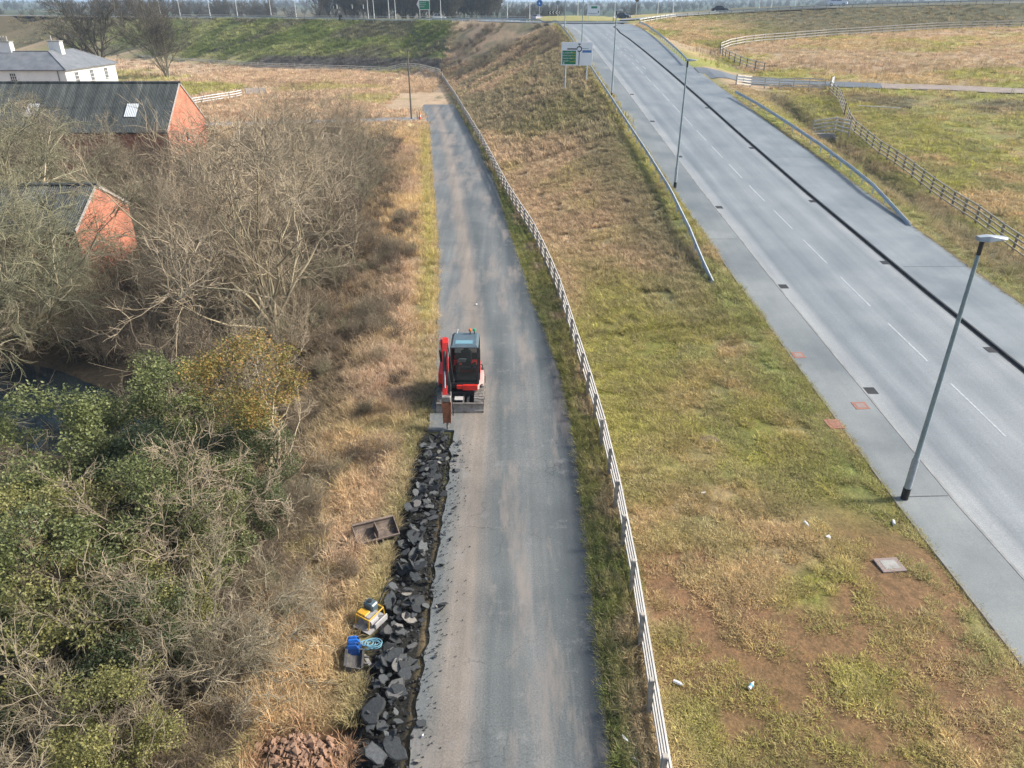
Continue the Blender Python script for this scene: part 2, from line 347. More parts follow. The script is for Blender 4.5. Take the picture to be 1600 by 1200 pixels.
a.col(c); a.bump(a.math('ADD', n1, n2), .6, .06); M_GROUND = a.fin(.95, 0, .15)
ground = tag(link('ground', gm, None, M_GROUND), kind='structure')

# ------------------------------------------------------------------ road surfaces
def strip(name, edges, ys, zf, mat, parent=None, skirt=.0, ufun=None, cross=5):
    """sheet between two edge functions; attribute u runs 0..1 across"""
    ys = np.asarray(ys, float); a_ = np.array([edges[0](y) for y in ys]).ravel(); b_ = np.array([edges[1](y) for y in ys]).ravel()
    us = np.linspace(0, 1, cross); X = a_[:, None]*(1-us)+b_[:, None]*us; Y = ys[:, None]+0*X; Z = zf(X, Y)
    U = us[None, :]+0*X if ufun is None else ufun(X, Y)
    if skirt:
        X = np.concatenate([X[:, :1], X, X[:, -1:]], 1); Y = np.concatenate([Y[:, :1], Y, Y[:, -1:]], 1); Z = np.concatenate([Z[:, :1]-skirt, Z, Z[:, -1:]-skirt], 1); U = np.concatenate([U[:, :1], U, U[:, -1:]], 1)
    m, n = X.shape; i = (np.arange(m-1)[:, None]*n+np.arange(n-1)[None, :]).ravel()
    me = mesh_np(name, np.stack([X, Y, Z], -1).reshape(-1, 3), np.stack([i, i+1, i+n+1, i+n], 1))
    at_ = me.attributes.new('u', 'FLOAT', 'POINT'); at_.data.foreach_set('value', U.ravel().astype(np.float32))
    return link(name, me, parent, mat)
def asphalt(name, base, rough, across=None, patch=.5, speck=.5, streak=.5, brown=None, cracks=False):
    a = N(name); P = a.pos(); u = a.n('Attribute', attribute_name='u').outputs['Fac']
    c = base
    if across: c = a.ramp(u, across)
    s = a.noise(a.mapped(P, (1.6, .035, 1)), 1.3, 5, .6); c = a.mix(streak, c, a.ramp(s, [(.3, (.72, .74, .75)), (.7, (1.22, 1.2, 1.18))]), 'MULTIPLY')
    p = a.noise(P, .28, 6, .6); c = a.mix(patch, c, a.ramp(p, [(.35, (.7, .73, .74)), (.65, (1.2, 1.19, 1.17))]), 'MULTIPLY')
    g = a.noise(P, 22, 4, .8); c = a.mix(speck, c, a.ramp(g, [(.3, (.6,)*3), (.5, (1,)*3), (.72, (1.45,)*3)]), 'MULTIPLY')
    if brown:
        d = a.noise(a.mapped(P, (1.0, .16, 1)), .55, 7, .7); c = a.mix(a.ramp(d, [(.5, (0,)*3), (.62, (.75,)*3)]), c, brown)
        w = a.noise(P, 1.4, 7, .75); c = a.mix(a.ramp(w, [(.56, (0,)*3), (.7, (.5,)*3)]), c, (.23, .225, .215))
    if cracks:
        q = a.n('TexVoronoi', feature='DISTANCE_TO_EDGE', Scale=.55); dv = a.n('TexNoise', Scale=1.3, Detail=5); a.l(P, dv.inputs['Vector']); va = a.n('VectorMath', operation='ADD'); a.l(P, va.inputs[0]); a.l(dv.outputs['Color'], va.inputs[1]); a.l(va.outputs[0], q.inputs['Vector'])
        k = a.ramp(q.outputs['Distance'], [(0, (.45,)*3), (.012, (1,)*3)]); gate_ = a.ramp(a.noise(P, .35, 3, .5), [(.5, (0,)*3), (.62, (.8,)*3)]); c = a.mix(gate_, c, a.mix(1.0, c, k, 'MULTIPLY'))
        d2 = a.noise(P, 5.5, 6, .8); c = a.mix(a.ramp(d2, [(.62, (0,)*3), (.72, (.6,)*3)]), c, (.3, .29, .275)); c = a.mix(a.ramp(d2, [(.24, (.7,)*3), (.34, (0,)*3)]), c, (.07, .072, .073))
    if not cracks: sp2 = a.noise(P, 60, 3, .9); c = a.mix(.5, c, a.ramp(sp2, [(.35, (.7,)*3), (.65, (1.3,)*3)]), 'MULTIPLY')
    a.col(c); a.bump(g, .25, .01)
    rr = a.ramp(p, [(.3, (rough-.1,)*3), (.7, (rough+.1,)*3)]); a.l(rr, a.b.inputs['Roughness']); a.fin(rough, 0, .5); return a.m
CW0 = (.172, .19, .2)
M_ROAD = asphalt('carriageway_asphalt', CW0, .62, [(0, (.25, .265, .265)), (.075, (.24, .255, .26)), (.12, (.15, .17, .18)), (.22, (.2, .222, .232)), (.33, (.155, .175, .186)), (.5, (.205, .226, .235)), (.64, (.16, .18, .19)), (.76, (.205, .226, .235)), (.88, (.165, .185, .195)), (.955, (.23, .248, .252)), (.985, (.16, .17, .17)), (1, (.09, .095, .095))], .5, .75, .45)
M_FOOT = asphalt('footway_asphalt', (.172, .187, .186), .6, None, .95, .5, .3)
M_FOOTR = asphalt('cycleway_asphalt', (.165, .188, .2), .6, None, .95, .4, .4)
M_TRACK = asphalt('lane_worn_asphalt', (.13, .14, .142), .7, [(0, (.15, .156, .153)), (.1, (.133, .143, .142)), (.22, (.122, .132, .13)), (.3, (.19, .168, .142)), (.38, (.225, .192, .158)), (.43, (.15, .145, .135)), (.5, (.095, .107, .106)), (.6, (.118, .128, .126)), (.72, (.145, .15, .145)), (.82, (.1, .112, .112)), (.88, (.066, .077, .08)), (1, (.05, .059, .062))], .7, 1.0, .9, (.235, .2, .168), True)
M_SIDE = asphalt('side_road_asphalt', (.115, .13, .14), .6, None, .4, .4, .2)
M_KERB = pm('kerb_stone', (.3, .3, .285), (.2, .2, .195), 1.2, .9, obj=False)
M_EDGE = pm('edging_stone', (.3, .26, .21), (.17, .14, .1), 1.5, .9, obj=False)
M_LINE = pm('road_paint', (.46, .49, .49), (.26, .28, .29), 6, .6, obj=False)
RYS = np.concatenate([np.arange(-6, 160, 2.0), np.arange(160, 206, 2.0)])
zroad = lambda X, Y: zr(Y)-.1-.018*np.abs(X-xc(Y))*0+0*X
road = tag(strip('road', (kerbL, kerbR), RYS, zroad, M_ROAD, None, .0, cross=9), kind='structure')
fl = tag(strip('footway_left', (lambda y: footL(y)+.06, lambda y: kerbL(y)-.13), RYS[RYS < 178], lambda X, Y: zr(Y)+0*X+.0, M_FOOT), kind='structure')
fr_ = tag(strip('footway_right', (lambda y: kerbR(y)+.13, lambda y: footR(y)-.06), RYS[RYS < 186], lambda X, Y: zr(Y)+0*X, M_FOOTR), kind='structure')
def kerb_line(name, xfun, w, top, drop, ys, mat, parent):
    b = B(); L = []
    for y in ys:
        x = float(xfun(y)); z = float(zr(y)); L.append([(x-w/2, y, z-drop), (x-w/2, y, z+top-.02), (x-w/2+.02, y, z+top), (x+w/2-.02, y, z+top), (x+w/2, y, z+top-.02), (x+w/2, y, z-drop)])
    vs = [p for r in L for p in r]; fs = [(i*6+k, i*6+k+1, (i+1)*6+k+1, (i+1)*6+k) for i in range(len(L)-1) for k in range(5)]
    b.add(vs, fs); return b.build(name, mat, parent)
kerb_line('kerb', lambda y: kerbL(y)-.065, .13, .004, .2, RYS[RYS < 182], M_KERB, fl)
kerb_line('kerb', lambda y: kerbR(y)+.065, .13, .012, .2, RYS[RYS < 186], pm('kerb_drain_with_shade', (.045, .048, .05), (.03, .032, .034), 2, .8, obj=False), fr_)  # drain kerb; the shade on its road face is painted into the dark colour
kerb_line('channel', lambda y: kerbR(y)-.085, .17, -.093, .12, RYS[RYS < 178], pm('drain_channel_with_shade', (.04, .043, .046), (.025, .027, .03), 2, .7, obj=False), fr_)  # gutter strip; its dark colour also stands in for the kerb's shadow
kerb_line('edging', lambda y: footL(y)+.03, .06, .02, .2, RYS[RYS < 178], M_EDGE, fl)
kerb_line('edging', lambda y: footR(y)-.03, .06, .02, .2, RYS[RYS < 94], M_EDGE, fr_)
for par_, xa, xb, yy in ((fl, 13.6, 15.0, 20.42), (fr_, 23.1, 27.0, 41.4), (fr_, 23.0, 26.9, 66.0), (fl, 12.7, 14.6, 46.0)):
    link('joint', mesh_np('joint', np.array([(xa, yy, float(zr(yy))+.005), (xb, yy+.05, float(zr(yy+.05))+.005), (xb, yy+.09, float(zr(yy+.09))+.005), (xa, yy+.05, float(zr(yy+.05))+.005)]), np.array([(0, 1, 2, 3)])), par_, pm('dark_joint', (.08, .085, .088), None, 3, .8, obj=False))
TYS = np.concatenate([np.arange(6, 60, 1.0), np.arange(60, 133, 1.5)])
trLx = lambda y: float(trL(y)) if y > 24.9 else -2.28+.22*(float(fbm(y*1.1, 7.7, 9, 4))-.5)+.03*math.sin(y*7.7)
trk = tag(strip('lane', (lambda y: trLx(y)+.03*math.sin(y*5), lambda y: float(trR(y))+.09*(float(fbm(y*.9, 3.3, 5, 4))-.5)), sorted(set(list(TYS)+[24.88, 24.92]+list(np.arange(6.25, 60, .25)))), lambda X, Y: .012*np.sin(Y*.3)+.0*X+.01, M_TRACK, None, .14, lambda X, Y: np.clip((X-trL(Y))/(trR(Y)-trL(Y)), 0, 1), cross=12), kind='structure')
# paint on the carriageway
def mark(x0, y0, y1, w=.1, wob=0):
    ys = np.linspace(y0, y1, 4); me = mesh_np('lane_marking', np.array([(float(xc(y))+x0+s*w/2, y, float(zr(y))-.1+.006) for y in ys for s in (-1, 1)]), np.array([(2*i, 2*i+1, 2*i+3, 2*i+2) for i in range(3)]))
    return link('lane_marking', me, road, M_LINE)
ml = pm('worn_road_paint', (.5, .52, .52), (.24, .26, .27), 9, .6, obj=False, contrast=(.42, .56))
y = 12.2
while y < 165:
    L_ = 4.0 if y < 104 else 2.0; G_ = 2.0 if y < 104 else 2.0
    o = mark(0, y, y+L_, .085); o.data.materials[0] = M_LINE if y < 104 else ml; y += L_+G_
for y in (112, 118, 124, 130, 136, 142, 148, 154): mark(1.0, y, y+3, .1)
# side road (tarmac, then gravel track) leaving to the right
SIDE = [(25.6, 108.5, 9.0), (29, 108.3, 6.8), (34, 107.4, 5.0), (40, 105.6, 4.0), (48, 102, 3.4), (56, 99, 3.2), (70, 93, 3.2), (90, 85, 3.2), (130, 72, 3.2)]
def side_strip(name, pts, mat, lift):
    vs = []; n = 9
    for i, (x, y, w) in enumerate(pts):
        a_ = pts[max(i-1, 0)]; b_ = pts[min(i+1, len(pts)-1)]; tx, ty = b_[0]-a_[0], b_[1]-a_[1]; l_ = math.hypot(tx, ty); px, py = -ty/l_, tx/l_
        for k in range(n):
            q = (k/(n-1)-.5)*w; X, Y = x+px*q, y+py*q; vs.append((X, Y, (max(float(gz(X, Y)), float(gz(x, y))) if Y > 175 else float(gz(X, Y)))+lift))
    me = mesh_np(name, np.array(vs), np.array([(i*n+k, i*n+k+1, (i+1)*n+k+1, (i+1)*n+k) for i in range(len(pts)-1) for k in range(n-1)])); me.flip_normals()
    return tag(link(name, me, None, mat), kind='structure')
def dense(pts, st):
    out = []
    for a_, b_ in zip(pts[:-1], pts[1:]):
        n = max(1, int(math.dist(a_[:2], b_[:2])/st)); out += [tuple(a_[k]+(b_[k]-a_[k])*i/n for k in range(len(a_))) for i in range(n)]
    return out+[pts[-1]]
side_strip('side_road', dense(SIDE[:5], 1.5), M_SIDE, .09)
M_GRAVEL = pm('gravel_track', (.3, .25, .21), (.22, .18, .15), 1.2, .95, obj=False)
side_strip('gravel_track', dense(SIDE[4:], 2), M_GRAVEL, .1)
side_strip('farm_drive', dense([(-12.2, 113.6, 5.0), (-15.5, 113.5, 4.2), (-22, 112.8, 3.4), (-34, 110, 3), (-44, 108, 3.4), (-60, 106, 3)], 2), pm('pale_gravel_drive', (.27, .27, .26), (.2, .19, .18), 1.2, .95, obj=False), .06)
# upper roads on the banks and the roundabout
def upper(name, pts, w, lift=.1):
    return side_strip(name, dense([(x, y, w) for x, y in pts], 4), M_FOOTR, lift)
upper('upper_road_left', [(-330, 405), (-200, 340), (-100, 280), (-60, 257), (-25, 243), (5, 232), (22, 226)], 12)
upper('upper_road_right', [(28, 212), (40, 214), (52, 213), (63, 206), (76, 192), (100, 180), (180, 140)], 9, .3)
b = B(); ring = []
for k in range(48):
    a_ = 2*math.pi*k/48; ring.append((17+27*math.cos(a_), 222+30*math.sin(a_)))
vs = [(x, y, 11.32) for x, y in ring]+[(17+(x-17)*.55, 222+(y-222)*.55, 11.32) for x, y in ring]
ra = mesh_np('roundabout_carriageway', np.array(vs), np.array([(k, (k+1) % 48, 48+(k+1) % 48, 48+k) for k in range(48)])); tag(link('roundabout_carriageway', ra, None, M_FOOTR), kind='structure')
vs = [(17+(x-17)*.555, 222+(y-222)*.555, 11.45) for x, y in ring]+[(17+(x-17)*.3, 222+(y-222)*.3, 12.3) for x, y in ring]+[(17, 222, 12.5)]
isl = mesh_np('roundabout_island', np.array(vs), [np.array([(k, (k+1) % 48, 48+(k+1) % 48, 48+k) for k in range(48)]), np.array([(48+k, 48+(k+1) % 48, 96) for k in range(48)])])
tag(link('roundabout_island', isl, None, pm('island_dry_grass', (.3, .26, .09), (.2, .2, .07), .5, .95, obj=False)), kind='structure')
# stream
a = N('dark_stream_water'); w = a.noise(a.pos(), 2.2, 4, .6); a.col(a.ramp(w, [(.35, (.006, .012, .016)), (.7, (.02, .035, .045))])); a.bump(w, .12, .03); M_WATER = a.fin(.08, 0, .6)
ws = [(-60, 47), (-45, 40.5), (-34, 35.4), (-27, 32.2), (-22, 29.9), (-17.5, 27.8), (-14.5, 26.4)]
vs = [(x+.4*s*3, y+.91*s*3, WAT) for x, y in ws for s in (-1, 1)]
tag(link('stream', mesh_np('stream', np.array(vs), np.array([(2*i, 2*i+2, 2*i+3, 2*i+1) for i in range(len(ws)-1)])), None, M_WATER), kind='structure')

# ------------------------------------------------------------------ fences and guard rails
UP = Vector((0, 0, 1))
_unit = {}
def unit_beam(key, w, h, mat, c=.0):
    if key not in _unit:
        b = B(); b.box((0, 0, 0), (w, 1, h), c); m = b.mesh(key); m.materials.append(mat); _unit[key] = m
    return _unit[key]
def span(name, me, p0, p1, parent, roll=0.0):
    p0 = Vector(p0); p1 = Vector(p1); d = p1-p0; L = d.length; o = bpy.data.objects.new(name, me); COL.objects.link(o); o.parent = parent
    o.location = (p0+p1)/2; o.rotation_mode = 'XYZ'; yaw = math.atan2(-d.x, d.y); pitch = math.asin(max(-1, min(1, d.z/L)))
    o.rotation_euler = (pitch, roll, yaw); o.scale = (1, L, 1); return o
def resample(pts, st):
    P = [Vector((p[0], p[1])) for p in pts]; out = [P[0]]; acc = 0
    for a_, b_ in zip(P[:-1], P[1:]):
        L = (b_-a_).length; t = st-acc
        while t <= L: out.append(a_+(b_-a_)*t/L); t += st
        acc = L-(t-st)
    return out
def fence(name, label, path, st=2.0, hgt=1.2, rails=4, side=-1, pm_=M_TIMBERD, rm=M_TIMBER, post=(.13, .1), rail=(.045, .1), key='a', cat='fence', group=None, zf=g1, bays=2, jit=.035):
    root = empty(name, (0, 0, 0)); tag(root, label, cat, group)
    pts = resample(path, st); root.location = (pts[0].x, pts[0].y, zf(pts[0].x, pts[0].y)); o0 = Vector(root.location)
    me = unit_beam('fence_post_'+key, post[0], post[1], pm_, .012); mr = unit_beam('fence_rail_'+key, rail[0], rail[1], rm)
    Z = [zf(p.x, p.y) for p in pts]; n = len(pts)
    for i, p in enumerate(pts):
        h = hgt*(1+random.uniform(-.03, .03)); b_ = Vector((p.x, p.y, Z[i]-.15))-o0; t_ = Vector((p.x+random.uniform(-jit, jit), p.y+random.uniform(-jit, jit), Z[i]+h))-o0
        o = span('post', me, b_, t_, root); d = pts[min(i+1, n-1)]-pts[max(i-1, 0)]; o.rotation_euler = (R(90)+random.uniform(-jit, jit), 0, math.atan2(d.y, d.x)); o.location = (b_+t_)/2
    for i in range(0, n-1, bays):
        j = min(i+bays, n-1); d = (pts[j]-pts[i]).normalized(); off = Vector((-d.y, d.x))*(post[1]/2+rail[0]/2+.002)*(-side)
        for k in range(rails):
            f_ = (hgt-.1)*(1-k/(rails-.15))+random.uniform(-.015, .015)
            q0 = Vector((pts[i].x+off.x, pts[i].y+off.y, Z[i]+f_))-o0; q1 = Vector((pts[j].x+off.x, pts[j].y+off.y, Z[j]+f_+random.uniform(-.02, .02)))-o0
            span('rail', mr, q0, q1, root)
    return root
FP = [(b_, a_) for a_, b_ in FEN if a_ > 5]; FP = [(float(xf(7.9)), 7.9)]+[p for p in FP if p[1] > 8]
sm_path = [(float(np.interp(y, FENY, FENX)), y) for y in list(np.arange(7.9, 60, 2))+list(np.arange(60, 178, 4))]+[(-16, 179.5)]
M_RAILPALE = pm('silvered_timber_rail', (.64, .61, .56), (.47, .44, .39), 2.4, .9, 0, .3)
fence('lane_fence', 'long silvered four rail timber fence beside the narrow lane', sm_path, 1.98, 1.22, 4, 1, M_TIMBER, M_RAILPALE, (.12, .12), (.045, .13), 'lane')
fence('bank_foot_fence', 'timber rail fence along the foot of the dark bank', [(-16.4, 180.2), (-27.5, 196.6), (-45.5, 205.3), (-69.1, 214.8), (-100.5, 236.4), (-118, 249)], 2.4, 1.25, 3, 1, M_TIMBER, M_RAILPALE, (.14, .14), (.06, .17), 'foot')
fence('bank_top_fence', 'timber rail fence along the top of the green bank', [(-125, 283), (-100, 267), (-60, 241), (-30, 228), (-8, 219), (6, 210)], 3.6, 1.3, 3, 1, M_TIMBERD, M_RAILPALE, (.12, .12), (.05, .12), 'top')
M_FT = pm('field_fence_timber', (.46, .42, .35), (.32, .29, .235), 2.2, .9, 0, .3)
fence('field_fence', 'four rail timber fence beside the weedy field on the right', [(31.2, 36), (32.1, 44.4), (33.1, 52), (33.9, 62), (34.6, 72), (35.4, 80), (37.2, 86)], 1.95, 1.35, 4, -1, M_TIMBERD, M_FT, (.14, .12), (.045, .1), 'field')
fence('field_fence', 'short timber fence climbing from the weedy field up to the white gate', [(37.2, 86.4), (39.5, 94), (40.6, 100.8)], 1.95, 1.35, 4, -1, M_TIMBERD, M_FT, (.14, .12), (.045, .1), 'field')
fence('side_road_fence', 'white topped timber fence beside the side road junction', [(28.4, 99.6), (31, 102.3), (36, 102.6), (40.4, 101.2)], 1.9, 1.35, 4, 1, M_TIMBER, M_RAILPALE, (.13, .12), (.05, .12), 'lane')
fence('bank_fence', 'pale rail fence curving along the foot of the right hand bank', [(36.4, 114.5), (35, 120), (34.3, 127), (34.6, 133), (36, 138.5), (39.5, 143.5), (44.4, 147), (51.7, 150), (59.7, 153), (72, 156), (86, 159), (108, 159)], 2.4, 1.35, 3, 1, M_TIMBERD, M_RAILPALE, (.13, .12), (.05, .13), 'foot2')
fence('ditch_fence', 'small timber fence above the culvert headwall in the ditch', [(31.2, 79.4), (33.4, 79.2), (34.2, 76.6)], 1.1, 1.5, 4, 1, M_TIMBER, M_RAILPALE, (.12, .12), (.05, .1), 'lane', zf=lambda x, y: g1(x, y)+.25)
fence('garden_fence', 'white rail fence by the garden lawn beside the brick barn', [(-54.5, 130), (-53, 135), (-50.5, 141), (-50, 146)], 2.2, 1.2, 3, 1, M_TIMBER, M_WHITE, (.12, .12), (.05, .12), 'garden')
# five bar gates
def gate(name, label, loc, rz, w=3.2):
    g = empty(name, loc, rz); tag(g, label, 'gate')
    for k in range(5): B().box((w/2, 0, .25+k*.24), (w, .05, .09)).build('bar', M_WHITE, g)
    B().box((.04, 0, .72), (.09, .07, 1.2)).build('stile', M_WHITE, g); B().box((w-.04, 0, .72), (.09, .07, 1.2)).build('stile', M_WHITE, g)
    B().beam((.1, .06, .3), (w-.1, .06, 1.18), .04, .08).build('brace', M_WHITE, g)
    B().box((-.12, 0, .7), (.16, .16, 1.7)).build('post', M_TIMBER, g); return g
gate('field_gate', 'white five bar gate standing open where the gravel track starts', (41.2, 101.6, g1(41.2, 101.6)), R(62), 3.4)
gate('field_gate', 'white five bar gate by the garden rails near the barn', (-49.8, 146.5, g1(-49.8, 146.5)), R(20), 3.4)
# culvert headwall
hw = empty('culvert_headwall', (31.9, 78.2, g1(31.9, 78.4)-.1)); tag(hw, 'concrete culvert headwall with a round pipe mouth in the ditch', 'headwall')
B().box((0, 0, .45), (2.4, .3, 1.1), .03).build('wall', M_CONC, hw); B().tube([(-.5, -.32, .35), (-.5, -.1, .35)], .3, 14).build('pipe', M_BLKPAINT, hw)
B().box((1.1, -.5, .3), (.25, 1.0, .8), .03).build('wing_wall', M_CONC, hw)

def w_beam():
    if 'wbeam' in _unit: return _unit['wbeam']
    prof = [(0, -.155), (.02, -.15), (.02, -.13), (-.06, -.1), (-.06, -.06), (.02, -.02), (.02, .02), (-.06, .06), (-.06, .1), (.02, .13), (.02, .15), (0, .155)]
    back = [(x+.012, z) for x, z in prof][::-1]; b = B(); b.prism(prof+back, 1, None, 'y'); m = b.mesh('guard_beam'); m.materials.append(M_GALV); _unit['wbeam'] = m; return m
def guard(label, pts, zoff=lambda x, y: g1(x, y), st=2.4, flip=False, sink_ends=(False, False), hz=.62):
    root = empty('guard_rail', (pts[0][0], pts[0][1], zoff(*pts[0]))); tag(root, label, 'guard rail', 'steel guard rails along the roads'); o0 = Vector(root.location)
    P = resample(pts, st); n = len(P); post = unit_beam('guard_post', .1, .07, M_GALV); wb = w_beam(); hs = []
    for i, p in enumerate(P):
        k = hz
        if sink_ends[0]: k = min(k, .05+.19*i)
        if sink_ends[1]: k = min(k, .05+.19*(n-1-i))
        hs.append(zoff(p.x, p.y)+k)
    for i in range(n-1):
        a_, b_ = P[i], P[i+1]; q0 = Vector((a_.x, a_.y, hs[i]))-o0; q1 = Vector((b_.x, b_.y, hs[i+1]))-o0
        o = span('beam', wb, q0, q1, root)
        if flip: o.scale.x = -1
        d = (b_-a_).normalized(); s = Vector((d.y, -d.x))*(.08 if not flip else -.08)
        z = zoff(a_.x, a_.y); b0 = Vector((a_.x+s.x, a_.y+s.y, z-.2))-o0; b1 = Vector((a_.x+s.x, a_.y+s.y, max(hs[i]+.08, z)))-o0
        o = span('post', post, b0, b1, root); o.rotation_euler = (R(90), 0, math.atan2(d.y, d.x)); o.location = (b0+b1)/2
    return root
zr1 = lambda x, y: float(zr(y))
guard('steel guard rail on the left edge of the main road', [(11.6+.0*y, y) if False else (float(footL(y))-.5-.9*float(sm(60, 39, y)), y) for y in (39, 42, 47, 55, 65, 80, 100, 125, 150, 170, 177)], zr1, 2.4, True, (True, False))
guard('steel guard rail curving left from the main road along the roundabout', [(10.3, 178), (9.6, 184), (7.8, 190), (4.5, 198), (-2, 207), (-14, 219), (-30, 226), (-60, 241), (-100, 266), (-125, 283)], lambda x, y: g1(x, y)+.1, 3.2, True)
guard('short steel guard rail beside the ditch on the right', [(26.8, 48.6), (27.1, 53), (27.5, 60), (27.6, 68), (27.4, 76), (27.0, 84), (26.4, 90), (26.0, 93)], lambda x, y: float(zr(y)), 2.4, False, (True, False))
guard('curved steel guard rail on the right approach to the roundabout', [(25.3, 114.5), (25.75, 122), (26.2, 132), (26.75, 146), (27.4, 162), (28.0, 178), (28.4, 182)], lambda x, y: float(zr(y))+.05, 2.4, False)
TOPR = [(28.6, 183), (33, 192), (40, 203), (52, 206.5), (62, 199.5), (75, 184.5), (100, 172.5), (122, 161)]
fence('bank_top_fence', 'pale rail fence on top of the bank behind the right hand field', TOPR, 3.0, 1.0, 2, 1, M_TIMBERD, M_RAILPALE, (.12, .12), (.05, .1), 'topr')
guard('long steel guard rail beside the climbing road on the right', [(x+.5, y+3) for x, y in TOPR], lambda x, y: g1(x, y)+.15, 3.2, True)

# ------------------------------------------------------------------ street lamps
M_LANTERN = pm('lantern_grey', (.36, .4, .43), (.28, .32, .34), 3, .45, .2)
def make_lamp(h=9.0):
    r = empty('street_lamp'); B().tube([(0, 0, -.2), (0, 0, .45)], .125, 12).build('base_band', M_BLACK, r, True)
    B().tube([(0, 0, .45), (0, 0, 1.55), (0, 0, 1.68)], [.115, .115, .085], 12).build('base_column', M_LANTERN, r, True)
    B().tube([(0, 0, 1.68), (0, 0, h-.35), (0, 0, h)], [.085, .055, .05], 12).build('column', M_POLE, r, True)
    b = B(); b.tube([(0, 0, h-.4), (0, 0, h+.06)], .065, 10); b.build('collar', M_BLKPAINT, r, True)
    b = B(); b.hull([(-.16, -.11, h+.02), (-.16, .11, h+.02), (-.16, -.09, h+.14), (-.16, .09, h+.14), (.12, -.17, h+.02), (.12, .17, h+.02), (.12, -.13, h+.17), (.12, .13, h+.17), (.62, -.15, h+.08), (.62, .15, h+.08), (.62, -.1, h+.13), (.62, .1, h+.13), (.72, 0, h+.1)]); hd = b.build('lantern', M_LANTERN, r)
    B().box((.34, 0, h+.035), (.42, .22, .02), 0, (0, R(-6.5), 0)).build('diffuser', M_GLASS, hd); return r
lamp0 = make_lamp()
LB = [(13.42, 20.35), (12.62, 57.2), (11.75, 92), (11.1, 128), (10.6, 163)]
LN = ['tall grey street lamp nearest the viewer on the left footway', 'grey street lamp behind the guard rail at the middle of the hill', 'grey street lamp just right of the white direction sign', 'grey street lamp on the hill beyond the white direction sign', 'farthest grey street lamp on the left side of the hill road']
for i, (x, y) in enumerate(LB):
    o = lamp0 if i == 0 else copy_tree(lamp0); o.location = (x, y, float(zr(y))); tag(o, LN[i], 'street lamp', 'street lamps up the hill road')
# lamps round the roundabout: placed along the upper roads
UL = [(-125, 291), (-112, 276), (-103, 279), (-91, 271), (-76, 258), (-66, 250), (-41.5, 236), (-40.5, 240), (-35.5, 236), (-34.2, 240), (-20, 230), (-1.3, 232), (4.6, 212), (19, 236), (30.5, 243), (39.5, 222), (44, 224), (65, 216), (68.5, 217), (74, 215)]
UN = ['leftmost', 'second', 'third', 'fourth', 'fifth', 'sixth', 'seventh', 'eighth', 'ninth', 'tenth', 'eleventh', 'twelfth', 'thirteenth', 'fourteenth', 'fifteenth', 'sixteenth', 'seventeenth', 'eighteenth', 'nineteenth', 'rightmost']
wl = None
for i, (x, y) in enumerate(UL):
    if wl is None:
        wl = copy_tree(lamp0)
        for c_ in wl.children:
            if c_.name.startswith(('column', 'base', 'lantern')): c_.data = c_.data.copy(); c_.data.materials[0] = M_WHITE
        o = wl
    else: o = copy_tree(wl)
    o.location = (x, y, g1(x, y)+.1); o.rotation_euler.z = R(90 if i % 2 else -90)
    tag(o, f'{UN[i]} of the pale lamp columns along the upper road skyline', 'street lamp', 'pale lamp columns along the upper road')

# ------------------------------------------------------------------ signs
def quad_plate(b, x0, x1, z0, z1, y, t=.006): b.box(((x0+x1)/2, y, (z0+z1)/2), (abs(x1-x0), t, abs(z1-z0)))
def word(b, x, z, h, n, y, seed):
    """a row of letter-sized strokes, too far off to read"""
    r = random.Random(seed); cw = h*.62
    for i in range(n):
        cx = x+i*cw*1.12; hh = h*(1 if i == 0 else r.choice((.68, .68, .68, 1)))
        b.box((cx+cw*.12, y, z+hh/2), (cw*.2, .006, hh)); 
        if r.random() < .8: b.box((cx+cw*.66, y, z+h*.34), (cw*.2, .006, h*.68))
        b.box((cx+cw*.4, y, z+h*(.62 if r.random() < .5 else .08)), (cw*.62, .0055, h*.16))
ds = empty('direction_sign', (8.3, 103, 0), R(-4)); zs = 6.35; s_w, s_h = 4.75, 3.05
tag(ds, 'large white direction sign with black roundabout map and green panel', 'road sign')
x0, x1 = -1.95, 2.05; zb = 8.05; s_h = 2.75
for px_, py_ in ((-1.35, .12), (1.4, .12)):
    X_, Y_ = 8.3+px_, 103+.2; B().tube([(px_, py_, g1(X_, Y_)-.4), (px_, py_, zb+s_h-.2)], .09, 10).build('post', M_GALV, ds, True)
pn = B(); pn.box(((x0+x1)/2, 0, zb+s_h/2), (x1-x0, .05, s_h), .01); pn = pn.build('panel', pm('sign_white', (.82, .85, .87), (.78, .81, .83), 1, .4, fine=False), ds)
def sx(u): return x0+(x1-x0)*u
def szv(v): return zb+s_h*(1-v)
b = B(); quad_plate(b, sx(.035), sx(.475), szv(.95), szv(.36), -.03); gp = b.build('green_patch', M_GREEN, pn)
b = B()
for k, n_ in enumerate((9, 8, 9, 6)): word(b, sx(.05), szv(.48+.118*k), .2, n_, -.036, 5+k)
b.hull([(sx(.05), -.036, szv(.895)), (sx(.09), -.036, szv(.85)), (sx(.09), -.036, szv(.94)), (sx(.09), -.03, szv(.94)), (sx(.09), -.03, szv(.85)), (sx(.05), -.03, szv(.895))]); b.box((sx(.1), -.034, szv(.895)), (.12, .006, .1)); b.build('lettering', M_WHITE, gp)
b = B()
for k, n_ in enumerate((4, 4, 4)): word(b, sx(.335), szv(.48+.118*k), .2, n_, -.036, 25+k)
word(b, sx(.27), szv(.855), .2, 6, -.036, 44); b.build('route_numbers', M_YEL, gp)
b = B(); quad_plate(b, sx(.675), sx(.965), szv(.445), szv(.345), -.03); bp = b.build('blue_patch', M_BLUE, pn); b = B(); word(b, sx(.7), szv(.43), .17, 9, -.036, 61); b.build('lettering', pm('sign_pale_blue', (.25, .45, .7), None, 1, .5, fine=False), bp)
